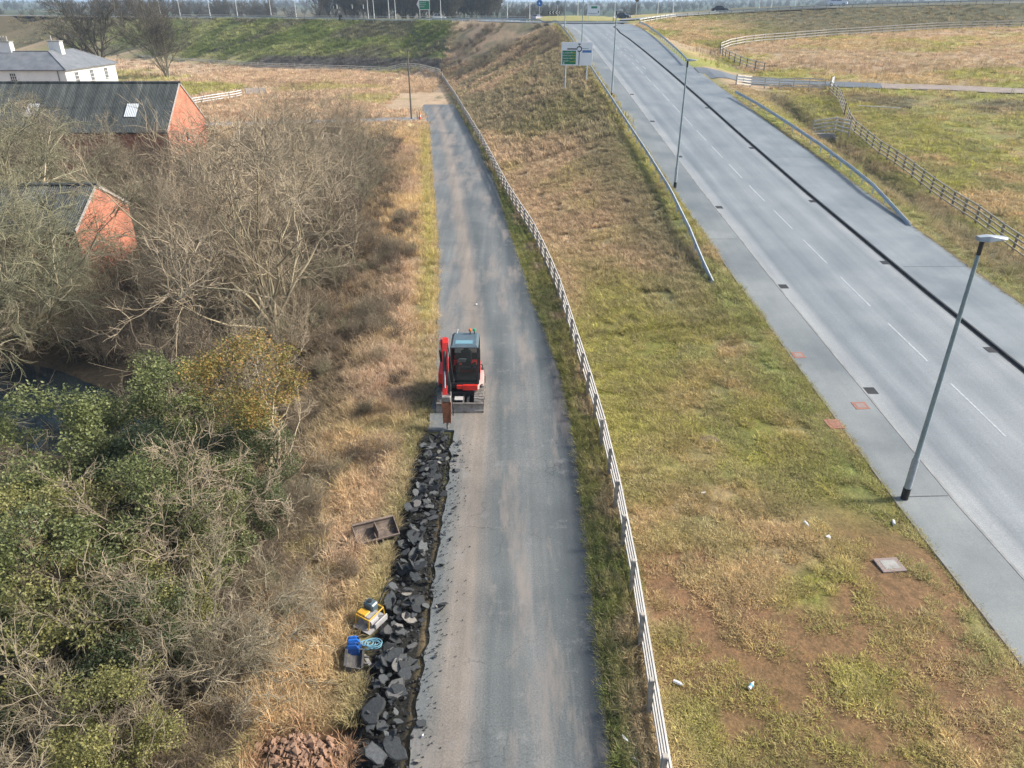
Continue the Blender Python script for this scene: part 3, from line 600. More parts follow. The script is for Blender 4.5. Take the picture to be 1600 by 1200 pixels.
b = B(); cx_, cz_ = sx(.575), szv(.29); ro, ri = .35, .22; ring_ = []
for k in range(20):
    a0, a1 = R(-70+300*k/20), R(-70+300*(k+1)/20)
    for (rr0, rr1) in ((ro, ri),):
        b.add([(cx_+rr0*math.sin(a0), -.031, cz_+rr0*math.cos(a0)), (cx_+rr0*math.sin(a1), -.031, cz_+rr0*math.cos(a1)), (cx_+rr1*math.sin(a1), -.031, cz_+rr1*math.cos(a1)), (cx_+rr1*math.sin(a0), -.031, cz_+rr1*math.cos(a0))], [(0, 1, 2, 3)])
quad_plate(b, sx(.19), cx_-ri-.03, cz_-.075, cz_+.075, -.0335); quad_plate(b, cx_-.05, cx_+.05, szv(.98), cz_-ri-.03, -.0335); quad_plate(b, cx_+ri+.03, sx(.87), cz_+.02, cz_+.06, -.0335); quad_plate(b, cx_-.03, cx_+.03, cz_+ri+.03, szv(.07), -.0335); quad_plate(b, cx_-.18, cx_+.18, szv(.1), szv(.06), -.036)
b.build('roundabout_map', M_BLKPAINT, pn)
# green pointer sign on the upper road
def at_g(x, y, dz=0): return (x, y, g1(x, y)+dz)
ps = empty('pointer_sign', at_g(-24.5, 229)); tag(ps, 'green direction sign with white arrow shaped end above the bank', 'road sign')
for px_ in (-1.3, 1.3): B().tube([(px_, .1, -.2), (px_, .1, 5.6)], .08, 8).build('post', M_WHITE, ps)
b = B(); b.prism([(-2.1, 4.2), (-1.3, 2.8), (1.6, 2.8), (1.6, 5.6), (-1.3, 5.6)], .05, None, 'y'); pl = b.build('panel', M_WHITE, ps)
b = B(); quad_plate(b, -1.3, 1.45, 2.95, 5.0, -.03); gp = b.build('green_patch', M_GREEN, pl); b = B()
for k, n_ in enumerate((9, 9, 7)): word(b, -1.2, 4.5-.5*k, .28, n_, -.036, 80+k)
b.build('lettering', M_WHITE, gp)
ws = empty('lane_sign', at_g(20.5, 206, .1)); tag(ws, 'white sign with small green panel on the roundabout', 'road sign')
for px_ in (-1.1, 1.1): B().tube([(px_, .1, -.2), (px_, .1, 3.6)], .06, 8).build('post', M_GALV, ws)
b = B(); b.box((0, 0, 2.5), (3.1, .05, 2.2), .01); pl = b.build('panel', M_WHITE, ws); b = B(); quad_plate(b, -.6, .9, 2.95, 3.45, -.03); b.build('green_patch', M_GREEN, pl); b = B(); word(b, -1.3, 1.7, .25, 14, -.036, 91); quad_plate(b, 1.1, 1.35, 2.0, 2.4, -.03); b.build('lettering', M_BLKPAINT, pl)
def disc(name, label, loc, r, h, mat, rim=M_WHITE):
    o = empty(name, loc); tag(o, label, 'road sign'); B().tube([(0, .08, -.2), (0, .08, h+r)], .05, 8).build('post', M_GALV, o)
    d = B().tube([(0, -.03, h), (0, .03, h)], r, 20).build('plate', mat, o); 
    B().hull([(-.1, -.04, h+.25), (.12, -.04, h-.2), (.2, -.04, h-.28), (-.2, -.04, h-.28), (-.1, -.035, h+.25), (.2, -.035, h-.28), (-.2, -.035, h-.28)]).build('arrow', rim, d); return o
disc('round_sign', 'round blue sign on a post by the roundabout entry', at_g(7.0, 209, .1), .75, 4.2, M_BLUE)
disc('round_sign', 'grey back of a round sign beside the lamp at the roundabout', at_g(10.9, 196, .1), .5, 4.4, M_POLE, M_POLE)
disc('round_sign', 'small round dark sign on the right corner of the roundabout', at_g(28.3, 186.5, .1), .42, 4.6, M_BLKPAINT, M_RUST)
ch = empty('chevron_board', at_g(11.5, 223, 1.0)); tag(ch, 'black and white chevron board on the roundabout island', 'road sign'); b = B(); b.box((0, 0, 1.0), (3.4, .05, .75)); bd = b.build('panel', M_BLKPAINT, ch)
for k in range(4):
    xx = -1.4+k*.85; b = B(); b.add([(xx+.3, -.03, .65), (xx+.55, -.03, .65), (xx+.25, -.03, 1.0), (xx+.55, -.03, 1.35), (xx+.3, -.03, 1.35), (xx, -.03, 1.0)], [(0, 1, 2, 5), (5, 2, 3, 4)]); b.build('chevron', M_WHITE, bd)
for s in (-1.2, 1.2): B().tube([(s, .06, -1.2), (s, .06, 1.3)], .05, 6).build('post', M_GALV, ch)
bo = empty('bollard', at_g(24.9, 200, .1)); tag(bo, 'yellow and white keep left bollard at the roundabout mouth', 'bollard'); B().box((0, 0, .55), (.35, .25, 1.1), .05).build('body', M_YEL, bo); B().box((0, 0, 1.25), (.4, .28, .4), .06).build('top', M_WHITE, bo); B().box((0, 0, .02), (1.6, 1.2, .12), .04).build('plinth', M_RUST, bo)
# traffic signals
for i, (x, y) in enumerate([(-51, 238), (-46.7, 238.5), (-43.4, 238)]):
    t = empty('traffic_signal', at_g(x, y)); tag(t, ['left', 'middle', 'right'][i]+' one of three black traffic signals on the upper road', 'traffic signal', 'traffic signals on the upper road')
    B().tube([(0, 0, -.2), (0, 0, 4.0)], .07, 8).build('pole', M_BLKPAINT, t); hd = B().box((-.3, -.1, 3.6), (.5, .25, 1.1), .04).build('head', M_BLKPAINT, t); B().box((.32, -.1, 3.6), (.12, .2, 1.1), .02).build('backboard_edge', M_WHITE, hd)
for i, (x, y) in enumerate([(-49.5, 236), (-45.7, 236)]):
    t = empty('control_cabinet', at_g(x, y)); tag(t, ['left', 'right'][i]+' dark roadside control cabinet below the traffic signals', 'cabinet'); B().box((0, 0, .75), (1.0, .5, 1.5), .03).build('body', M_BLKPAINT, t); B().box((0, 0, 1.52), (1.08, .58, .05), .01).build('lid', M_BLKPAINT, t)
# utility pole and cone at the end of the lane
up_ = empty('utility_pole', at_g(-14.9, 114.2)); tag(up_, 'thin wooden utility pole at the far end of the lane', 'pole'); B().tube([(0, 0, -.4), (0, 0, 9.6)], [.14, .09], 9).build('pole', M_TIMBERD, up_, True); B().box((0, -.02, 9.2), (.5, .08, .09)).build('crossarm', M_TIMBERD, up_)
def cone(loc, label, s=1.0):
    c_ = empty('traffic_cone', loc); c_.scale = (s,)*3; tag(c_, label, 'traffic cone'); B().box((0, 0, .03), (.42, .42, .06), .015).build('base', M_RUST, c_); mo = pm('cone_orange', (.75, .13, .04), (.6, .1, .03), 3, .5)
    B().tube([(0, 0, .06), (0, 0, .3)], [.16, .115], 14).build('cone', mo, c_, True); B().tube([(0, 0, .3), (0, 0, .52)], [.115, .07], 14).build('sleeve', M_WHITE, c_, True); B().tube([(0, 0, .52), (0, 0, .78)], [.07, .03], 14).build('tip', mo, c_, True)
cone(at_g(-13.5, 112.9), 'orange and white traffic cone beside the utility pole', 1.5)
# timber stakes by the drive
for i, (x, y) in enumerate([(-14.0, 113.9), (-13.2, 110.4)]): tag(B().box((x, y, g1(x, y)+.5), (.1, .1, 1.2), .01).build('marker_post', M_TIMBERD), ['small marker post beside the cone at the end of the lane', 'small dark marker post at the corner of the green verge'][i], 'post')

# ------------------------------------------------------------------ brick barn, shed, white house
a = N('red_brick'); P = a.n('TexCoord').outputs['Object']; br = a.n('TexBrick', Scale=1.0); br.inputs['Color1'].default_value = (.42, .105, .055, 1); br.inputs['Color2'].default_value = (.58, .2, .11, 1); br.inputs['Mortar'].default_value = (.34, .24, .18, 1)
br.inputs['Mortar Size'].default_value = .011; br.inputs['Brick Width'].default_value = .225; br.inputs['Row Height'].default_value = .075; br.offset = .5
mp = a.n('Mapping'); a.l(P, mp.inputs[0]); cmb = a.n('CombineXYZ'); sp = a.n('SeparateXYZ'); a.l(P, sp.inputs[0]); a.l(a.math('ADD', sp.outputs[0], sp.outputs[1]), cmb.inputs[0]); a.l(sp.outputs[2], cmb.inputs[1]); a.l(cmb.outputs[0], br.inputs['Vector'])
st_ = a.noise(P, .9, 6, .65); a.col(a.mix(.75, br.outputs['Color'], a.ramp(st_, [(.28, (.5, .48, .46)), (.5, (1, 1, 1)), (.7, (1.3, 1.27, 1.25))]), 'MULTIPLY')); a.bump(br.outputs['Fac'], .3, .01); M_BRICK = a.fin(.9, 0, .2)
a = N('old_cement_sheet'); P = a.pos(); n_ = a.noise(a.mapped(P, (2.2, .12, .12)), 1.0, 5, .6); n2_ = a.noise(P, .7, 6, .7); n3_ = a.noise(P, 9, 4, .8)
c = a.ramp(n_, [(.35, (.04, .045, .046)), (.62, (.085, .092, .09)), (.75, (.17, .175, .165))]); c = a.mix(.7, c, a.ramp(n2_, [(.3, (.6, .65, .62)), (.7, (1.3, 1.3, 1.25))]), 'MULTIPLY'); a.col(a.mix(.6, c, a.ramp(n3_, [(.3, (.6,)*3), (.7, (1.45,)*3)]), 'MULTIPLY')); M_BARNROOF = a.fin(.9, 0, .2)
M_SHEETPALE = pm('pale_rooflight_sheet', (.55, .58, .6), (.45, .48, .5), 2, .5)
def corrugated(w, L, waves, amp, mat, key):
    if key in _unit: return _unit[key]
    n = waves*8; vs = []
    for j in (0, L):
        for i in range(n+1): vs.append((w*i/n-w/2, j, amp*math.sin(2*math.pi*waves*i/n)))
    me = mesh_np(key, np.array(vs), np.array([(i, i+1, n+2+i, n+1+i) for i in range(n)]), True); me.materials.append(mat); _unit[key] = me; return me
def barn(name, label, xr, xl, y0, y1, ze, za, skyl, hasdoor, zg=0):
    r = empty(name, (xr, y0, zg)); tag(r, label, 'barn'); W = y1-y0; H = ze-zg; A = za-zg; Lx = xl-xr
    b = B(); b.add([(0, 0, -1), (0, W, -1), (0, W, H), (0, W/2, A), (0, 0, H), (-.3, 0, -1), (-.3, W, -1), (-.3, W, H), (-.3, W/2, A), (-.3, 0, H)], [(0, 1, 2, 3, 4), (9, 8, 7, 6, 5), (0, 4, 9, 5), (4, 3, 8, 9), (3, 2, 7, 8), (2, 1, 6, 7)]); gw = b.build('gable_wall', M_BRICK, r)
    B().box((Lx/2-.15, .15, (H-1)/2-.08), (-Lx-.3, .3, H+.84)).build('front_wall', M_BRICK, r); B().box((Lx/2-.15, W-.15, (H-1)/2-.08), (-Lx-.3, .3, H+.84)).build('rear_wall', M_BRICK, r); b = B(); b.add([(Lx, 0, -1), (Lx, W, -1), (Lx, W, H), (Lx, W/2, A), (Lx, 0, H)], [(0, 1, 2, 3, 4)]); b.build('end_wall', M_BRICK, r)
    roof = empty('roof'); roof.parent = r; S = math.hypot(W/2, A-H); pitch = math.atan2(A-H, W/2); rows = 2; n = int(-Lx/1.0)+1
    sh = corrugated(1.04, S/rows+.2, 7, .022, M_BARNROOF, name+'_sheet'); sp_ = corrugated(1.04, S/rows*.55, 7, .022, M_SHEETPALE, name+'_rooflight')
    for side in (0, 1):
        for j in range(rows):
            for i in range(n):
                o = bpy.data.objects.new('roof_sheet', sh); COL.objects.link(o); o.parent = roof; d = S/rows*j-.25
                yy, zz = d*math.cos(pitch), H+.07+d*math.sin(pitch)+.03*j
                o.location = (.1-.5-i*1.0, yy, zz+random.uniform(0, .012)) if side == 0 else (.1-.5-i*1.0, W-yy, zz+random.uniform(0, .012)); o.rotation_euler = (pitch, 0, 0) if side == 0 else (pitch, 0, math.pi)
    for xs in skyl:
        o = bpy.data.objects.new('rooflight', sp_); COL.objects.link(o); o.parent = roof; d = S*.26; o.location = (xs-xr, d*math.cos(pitch), H+.17+d*math.sin(pitch)); o.rotation_euler = (pitch, 0, 0); o.scale.x = 1.15
    B().tube([(.15, W/2, A+.12), (Lx, W/2, A+.12)], .13, 8).build('ridge', M_BARNROOF, roof)
    for s in (0, 1):
        p0 = (.07, -.1 if s == 0 else W+.1, H-.02); p1 = (.07, W/2, A+.09); B().beam(p0, p1, .06, .16).build('bargeboard', pm('pale_bargeboard', (.5, .46, .42), (.38, .34, .3), 2, .8), r)
    B().tube([(.1, -.3, H-.12), (Lx, -.3, H-.12)], .07, 8).build('gutter', M_BLKPAINT, r)
    if hasdoor:
        w_ = B().box((.02, W*.46, 2.9), (.08, .6, .75)).build('window', M_GLASS, gw); B().box((.05, W*.46, 2.48), (.12, .8, .1)).build('sill', M_CONC, w_)
        for k, xx in enumerate((-6, -13, -20)): d_ = B().box((xx, -.02, .9), (1.8 if k != 1 else 2.8, .08, 2.3)).build('door', [M_BLKPAINT, pm('barn_door_red', (.28, .03, .025), None, 3, .6), M_BLKPAINT][k], r); B().box((xx, -.05, 2.1), (2.2 if k != 1 else 3.2, .1, .15)).build('lintel', M_CONC, d_)
    return r
barn('brick_barn', 'long red brick barn with dark corrugated roof and pale rooflights', -33.9, -66, 75.1, 84.9, 4.0, 7.9, (-37.9, -47.6-.2, -57.5), True)
barn('brick_shed', 'small red brick shed with dark roof among the bare trees', -27.3, -40, 44.9, 51.9, 2.5, 4.45, (), False)
hs = empty('white_house', (-74, 131, 0)); tag(hs, 'white rendered house with hipped slate roof and two chimneys behind the barn', 'house')
M_REND = pm('white_render', (.76, .76, .73), (.66, .66, .63), .6, .8); M_SLATE = pm('grey_slate', (.12, .13, .14), (.2, .21, .22), .8, .6, obj=False, contrast=(.35, .7))
EZ = 5.5; W1, D1, LB_ = 9.0, 17.0, 34.0
b = B(); b.add([(0, 0, -.3), (0, D1, -.3), (-W1, D1, -.3), (-W1, W1, -.3), (-LB_, W1, -.3), (-LB_, 0, -.3)]+[(0, 0, EZ), (0, D1, EZ), (-W1, D1, EZ), (-W1, W1, EZ), (-LB_, W1, EZ), (-LB_, 0, EZ)], [(i, (i+1) % 6, 6+(i+1) % 6, 6+i) for i in range(6)]); b.build('wall', M_REND, hs)
e = .35; E1 = EZ+.02; h2 = W1/2; RZ_ = 8.05
V = [(e, -e, E1), (e, D1+e, E1), (-W1-e, D1+e, E1), (-W1-e, W1+e, E1), (-LB_, W1+e, E1), (-LB_, -e, E1), (-h2, h2, RZ_), (-h2, D1-h2, RZ_), (-LB_, h2, RZ_)]
b = B(); b.add(V, [(0, 1, 7, 6), (1, 2, 7), (2, 3, 6, 7), (3, 4, 8, 6), (5, 0, 6, 8)]); b.add([(x, y, z-.18) for x, y, z in V[:6]]+V[:6], [(i, (i+1) % 6, 6+(i+1) % 6, 6+i) for i in range(6)]); rf = b.build('roof', M_SLATE, hs)
b = B(); 
for p, q in ((6, 7), (6, 0), (7, 1), (7, 2), (6, 8)): b.tube([Vector(V[p])+Vector((0, 0, .03)), Vector(V[q])+Vector((0, 0, .03))], .09, 6)
b.build('ridge_tile', M_SLATE, rf)
for cx_, cy_, n_ in ((-11.5, h2+.2, 3), (-4.4, h2+2.6, 1)):
    ck = B().box((cx_, cy_, 8.3), (2.0, 1.1, 2.4), .02).build('chimney', M_REND, rf); ck2 = B(); ck2.box((cx_, cy_, 9.55), (2.2, 1.3, .15)); 
    for k in range(n_): ck2.tube([(cx_-.6+.5*k, cy_, 9.6), (cx_-.6+.5*k, cy_, 10.4)], .14, 8)
    ck2.build('chimney_pot', M_CONC, rf)
def window(par, c_, w_, h_, face):
    fr2 = B()
    ax = (lambda u, v, d: (c_[0]+d, c_[1]+u, c_[2]+v)) if face == 'x' else (lambda u, v, d: (c_[0]+u, c_[1]-d, c_[2]+v))
    sz = (lambda u, v, d: (d, u, v)) if face == 'x' else (lambda u, v, d: (u, d, v))
    g = B().box(ax(0, 0, .0), sz(w_, h_, .06)).build('window', M_GLASS, par)
    for k in range(4): fr2.box(ax((k/3-.5)*w_, 0, .05), sz(.06, h_+.06, .05))
    for k in range(4): fr2.box(ax(0, (k/3-.5)*h_, .055), sz(w_+.06, .06, .05))
    fr2.build('frame', M_WHITE, g); B().box(ax(0, -h_/2-.1, .08), sz(w_+.3, .1, .16)).build('sill', M_CONC, g)
for yy in (3.2, 8.2, 13.2): window(hs, (0, yy, 4.1), 1.1, 1.7, 'x')
for yy in (3.2, 13.2): window(hs, (0, yy, 1.3), 1.1, 1.7, 'x')
for xx in (-8.8, -16, -23): window(hs, (xx, 0, 4.3), 1.0, 1.3, 'y')
B().tube([(-1.2, -.1, EZ-.1), (-1.2, -.1, 0)], .06, 8).build('drainpipe', M_BLKPAINT, hs)
tag(B().box((-60, 137, g1(-60, 137)+.4), (7, .3, 1.0), .02).build('garden_wall', pm('dark_garden_wall', (.12, .09, .07), None, 2, .9)), 'low dark wall along the garden lawn behind the barn', 'wall')
# ------------------------------------------------------------------ cars
def car(label, loc, rz, col, name, suv=0.0):
    r = empty('car', loc, rz); tag(r, label, 'car', 'cars on the upper roads'); L = 2.15; h = .15*suv
    m = pm(name, col, tuple(c*.85 for c in col), 1, .25, .2, fine=False)
    secs = [(-2.15, .62, .38, .62), (-2.05, .8, .25, .74), (-1.5, .88, .2, .92), (-.9, .9, .2, .98), (0, .9, .2, .98), (1.2, .9, .2, 1.0), (1.85, .86, .22, .98), (2.1, .78, .3, .85)]
    vs = []; n = 8
    for y, w, z0, z1 in secs:
        z1 += h; c_ = .1; vs += [(-w+c_, y, z0), (w-c_, y, z0), (w, y, z0+c_), (w, y, z1-.2), (w-c_, y, z1), (-w+c_, y, z1), (-w, y, z1-.2), (-w, y, z0+c_)]
    fs = [(i*n+k, i*n+(k+1) % n, (i+1)*n+(k+1) % n, (i+1)*n+k) for i in range(len(secs)-1) for k in range(n)]+[tuple(range(n)), tuple((len(secs)-1)*n+k for k in range(n))]
    b = B(); b.add(vs, fs); bd = b.build('body', m, r, True)
    b = B(); z = .95+h; t = 1.45+h*1.6; gp_ = [(-1.0, .8, z), (-.35, .62, t-.04), (.9, .62, t), (1.75, .74, z+.05)]
    gv = [(s*w, y, zz) for y, w, zz in gp_ for s in (-1, 1)]; b.add(gv, [(0, 2, 3, 1), (2, 4, 5, 3), (4, 6, 7, 5), (0, 1, 7, 6), (0, 6, 4, 2), (1, 3, 5, 7)]); b.build('window', M_GLASS, r)
    b = B(); b.hull([(s*.63, y, zz) for y in (-.35, .95) for s in (-1, 1) for zz in (t-.03, t+.03)]); b.build('roof', m, r)
    for s in (-1, 1):
        b = B(); b.beam((s*.78, -1.0, z), (s*.62, -.35, t), .07, .05); b.build('pillar', m, r); b = B(); b.beam((s*.76, .35, z), (s*.64, .3, t), .06, .08); b.build('pillar', m, r); b = B(); b.beam((s*.75, 1.7, z), (s*.62, .9, t), .07, .1); b.build('pillar', m, r)
    for s in (-1, 1):
        for y in (-1.35, 1.3):
            w = B().tube([(s*.7, y, .33), (s*.92, y, .33)], .33, 16).build('wheel', M_BLACK, r); B().tube([(s*.925, y, .33), (s*.93, y, .33)], .2, 12).build('rim', M_GALV, w)
        hl = B().box((s*.6, -2.06, .66+h), (.3, .12, .12), .02).build('headlight', M_WHITE, r); B().box((s*.68, 2.06, .78+h), (.24, .1, .14), .02).build('tail_light', M_RED, r)
    return r
car('white car driving along the climbing road on the right', at_g(75, 189.5, .5), R(65), (.68, .7, .72), 'car_white', 1)
car('black car on the upper road right of the roundabout', at_g(53.5, 211, .5), R(85), (.02, .022, .026), 'car_black')
car('dark car circulating at the roundabout beside the lamp head', (32.5, 238, 11.4), R(60), (.03, .032, .035), 'car_dark', 1)
car('silver car on the upper road beside the green pointer sign', at_g(-21, 233, .12), R(100), (.45, .46, .47), 'car_silver', 1)
car('pale purple grey car entering the roundabout from the left', at_g(6.7, 218, .12), R(150), (.3, .3, .36), 'car_grey')

# ------------------------------------------------------------------ plants: generators
def tubes(P, Rd, k):
    """P (n,m,3) polylines, Rd (n,m) radii -> verts, quads of k-sided tubes"""
    n, m, _ = P.shape; T = np.gradient(P, axis=1); T /= np.linalg.norm(T, axis=2, keepdims=True)+1e-9
    ref = np.where(np.abs(T[..., 2:3]) > .9, np.array([1., 0, 0]), np.array([0, 0, 1.])); U = np.cross(T, ref); U /= np.linalg.norm(U, axis=2, keepdims=True)+1e-9; W = np.cross(T, U)
    an = np.arange(k)*2*np.pi/k; V = P[:, :, None]+Rd[:, :, None, None]*(U[:, :, None]*np.cos(an)[:, None]+W[:, :, None]*np.sin(an)[:, None])
    idx = np.arange(n*m*k).reshape(n, m, k); a_ = idx[:, :-1]; b_ = idx[:, 1:]; r = lambda q: np.roll(q, -1, 2)
    F = np.stack([a_, r(a_), r(b_), b_], -1).reshape(-1, 4); return V.reshape(-1, 3), F
class Poly:
    def __init__(s): s.g = {}
    def add(s, pts, r0, r1, k):
        m = len(pts); s.g.setdefault((m, k), []).append((pts, np.linspace(r0, r1, m)))
    def mesh(s, name, mat, smooth=True):
        VV = []; FF = []; o = 0
        for (m, k), L in s.g.items():
            V, F = tubes(np.array([p for p, _ in L]), np.array([r for _, r in L]), k); VV.append(V); FF.append(F+o); o += len(V)
        me = mesh_np(name, np.concatenate(VV), np.concatenate(FF), smooth); me.materials.append(mat); return me
def walk(r, p, d, L, n, wig, up, droop=0.0):
    pts = [p]; st = L/n
    for i in range(n):
        d = d+r.normal(0, wig, 3)+np.array([0, 0, up-droop*(i/n)]); d = d/np.linalg.norm(d); p = p+d*st; pts.append(p)
    return np.array(pts), d
def child_dir(r, d, ang):
    v = r.normal(0, 1, 3); v -= d*v.dot(d); v /= np.linalg.norm(v)+1e-9; return d*math.cos(ang)+v*math.sin(ang)
def bare_tree(seed, H=9, trunk=.3, r0=.16, limbs=7, spread=.75, n2=8, n3=7, n4=5, wig=.16, stems=1, droop=0.0, twig=.0075, lean=(0, 0), base_h=None, up=.06, flat=1.0):
    """returns (trunk+limb polys, twig polys, tips)"""
    r = np.random.default_rng(seed); big = Poly(); fine = Poly(); tips = []
    for s in range(stems):
        d0 = np.array([lean[0]+r.normal(0, .12+.16*(stems > 1)), lean[1]+r.normal(0, .12+.16*(stems > 1)), 1.0]); d0 /= np.linalg.norm(d0)
        p0 = np.array([r.normal(0, .12*(stems > 1)), r.normal(0, .12*(stems > 1)), -.3]); th = H*trunk*(r.uniform(.8, 1.2)); rr = r0*(1 if stems == 1 else r.uniform(.5, .9))
        tp, td = walk(r, p0, d0, th+.3, 5, .06, .04); big.add(tp, rr*1.15, rr*.75, 9)
        for a in range(limbs):
            t = r.uniform(.55, 1.0) if a else 1.0; q = tp[min(5, int(t*5))]; dl = child_dir(r, td, r.uniform(.25, spread)*(.3 if a == 0 else 1)); dl[2] *= flat; L1 = (H-th)*r.uniform(.6, .95)
            lp, ld = walk(r, q, dl/np.linalg.norm(dl), L1, 7, wig, up, droop*.5); r1 = rr*r.uniform(.28, .5); big.add(lp, r1, r1*.2, 6)
            for b_ in range(n2):
                t2 = r.uniform(.22, 1.0); i2 = min(7, int(t2*7.99)); d2 = child_dir(r, (lp[min(i2+1, 7)]-lp[max(i2-1, 0)])/np.linalg.norm(lp[min(i2+1, 7)]-lp[max(i2-1, 0)]), r.uniform(.4, 1.05)); L2 = L1*r.uniform(.25, .5)*(1.15-t2*.5)
                bp, bd = walk(r, lp[i2], d2, L2, 5, wig*1.3, up, droop); r2 = max(r1*(1-.7*t2)*.55, twig*1.6); (big if r2 > .022 else fine).add(bp, r2, r2*.4, 4)
                for c_ in range(n3):
                    t3 = r.uniform(.15, 1); i3 = min(5, int(t3*5.99)); dd = bp[min(i3+1, 5)]-bp[max(i3-1, 0)]; d3 = child_dir(r, dd/np.linalg.norm(dd), r.uniform(.35, .95)); L3 = L2*r.uniform(.3, .6)
                    cp, cd = walk(r, bp[i3], d3, L3, 4, wig*1.4, up*.7, droop); fine.add(cp, twig*1.35, twig*.8, 3)
                    for e_ in range(n4):
                        i4 = r.integers(1, 5); d4 = child_dir(r, cd, r.uniform(.3, .9)); ep, ed = walk(r, cp[i4], d4, L3*r.uniform(.35, .7), 2, wig*1.2, up*.5, droop); fine.add(ep, twig*.95, twig*.5, 3); tips.append(ep[-1])
                    tips.append(cp[-1])
    return big, fine, np.array(tips)
def leaves(r, C, size, upb=.5, asp=.6):
    n = len(C); N_ = r.normal(0, 1, (n, 3)); N_[:, 2] = np.abs(N_[:, 2])+upb; N_ /= np.linalg.norm(N_, axis=1, keepdims=True)
    A = np.cross(N_, r.normal(0, 1, (n, 3))); A /= np.linalg.norm(A, axis=1, keepdims=True)+1e-9; Bv = np.cross(N_, A); s = size*r.uniform(.6, 1.3, (n, 1))
    V = np.stack([C-A*s, C+Bv*s*asp+N_*s*.15, C+A*s, C-Bv*s*asp+N_*s*.15], 1).reshape(-1, 3); return V, np.arange(4*n).reshape(-1, 4)
def twig_mat(name, c1, c2, c3, rough=.9):
    a = N(name); ri = a.n('NewGeometry').outputs['Random Per Island']; P = a.pos(); n = a.noise(P, .45, 4, .6); oi = a.n('ObjectInfo').outputs['Random']
    c = a.ramp(ri, [(0, c1), (.55, c2), (1, c3)]); c = a.mix(.6, c, a.ramp(n, [(.3, (.7, .72, .7)), (.7, (1.25, 1.2, 1.1))]), 'MULTIPLY'); c = a.mix(.35, c, a.ramp(oi, [(0, (.8, .85, .75)), (1, (1.25, 1.15, 1.1))]), 'MULTIPLY')
    a.col(c); return a.fin(rough, 0, .2)
def leaf_mat(name, cols, rough=.45):
    a = N(name); ri = a.n('NewGeometry').outputs['Random Per Island']; P = a.pos(); n = a.noise(P, .8, 4, .6)
    c = a.ramp(ri, [(i/(len(cols)-1), q) for i, q in enumerate(cols)]); c = a.mix(.7, c, a.ramp(n, [(.32, (.6, .65, .55)), (.68, (1.4, 1.3, 1.1))]), 'MULTIPLY'); a.col(c)
    tr = a.n('BsdfTranslucent'); a.l(c, tr.inputs[0]); mx = a.n('MixShader'); mx.inputs[0].default_value = .22; a.l(a.b.outputs[0], mx.inputs[1]); a.l(tr.outputs[0], mx.inputs[2]); a.l(mx.outputs[0], a.t.nodes['Material Output'].inputs[0]); return a.fin(rough, 0, .35)
M_BARKPALE = twig_mat('pale_bark', (.42, .36, .25), (.33, .285, .2), (.5, .44, .33)); M_BARKGREY = twig_mat('grey_bark', (.25, .225, .175), (.18, .165, .13), (.33, .29, .22)); M_BARKDARK = twig_mat('dark_bark', (.07, .062, .05), (.05, .045, .038), (.1, .085, .065))
M_TWPALE = twig_mat('pale_twigs', (.31, .26, .185), (.22, .185, .135), (.42, .355, .265)); M_TWOLIVE = twig_mat('olive_twigs', (.26, .25, .16), (.18, .175, .115), (.37, .345, .245)); M_TWBROWN = twig_mat('brown_twigs', (.18, .142, .108), (.11, .09, .07), (.29, .232, .175)); M_TWDARK = twig_mat('dark_twigs', (.085, .078, .062), (.06, .055, .045), (.115, .1, .08))
M_LFGREEN = leaf_mat('ivy_leaves', [(.08, .1, .04), (.125, .15, .056), (.21, .23, .1)]); M_LFDARK = leaf_mat('dark_holly_leaves', [(.055, .076, .036), (.085, .11, .05), (.14, .165, .08)]); M_LFYEL = leaf_mat('yellowing_leaves', [(.13, .14, .04), (.22, .185, .05), (.34, .18, .065)]); M_LFOLV = leaf_mat('olive_leaves', [(.125, .13, .048), (.185, .185, .066), (.27, .255, .1)])
def make_bare(tm, bm_, **k):
    big, fine, tips = bare_tree(**k); return big.mesh('trunk', bm_), fine.mesh('crown', tm), tips
TREES = {}
M_TWBRIGHT = twig_mat('bright_twigs', (.34, .285, .205), (.24, .205, .15), (.46, .39, .295))
TREES['oak'] = make_bare(M_TWBRIGHT, M_BARKPALE, seed=3, H=10.5, trunk=.17, r0=.19, limbs=15, spread=.95, n2=10, n3=8, n4=5, wig=.17, up=.06, twig=.0095)
TREES['willow'] = make_bare(M_TWOLIVE, M_BARKPALE, seed=5, H=9.0, trunk=.18, r0=.18, limbs=14, spread=1.2, n2=10, n3=9, n4=5, wig=.2, up=.02, droop=.15, twig=.0095)
TREES['ash'] = make_bare(M_TWBROWN, M_BARKGREY, seed=8, H=7.5, trunk=.2, r0=.13, limbs=11, spread=.75, n2=9, n3=8, n4=4, wig=.14, up=.09, twig=.0095)
TREES['thorn'] = make_bare(M_TWPALE, M_BARKGREY, seed=9, H=6.2, trunk=.15, r0=.11, limbs=7, spread=1.0, n2=9, n3=7, n4=4, wig=.22, up=.03, stems=2, twig=.0085)
TREES['field'] = make_bare(M_TWDARK, M_BARKDARK, seed=12, H=19, trunk=.2, r0=.42, limbs=11, spread=.95, n2=11, n3=8, n4=4, wig=.17, up=.06, twig=.024)
TREES['multi'] = make_bare(M_TWDARK, M_BARKGREY, seed=14, H=18, trunk=.12, r0=.3, limbs=6, spread=.55, n2=9, n3=7, n4=4, wig=.12, up=.12, stems=4, twig=.022)
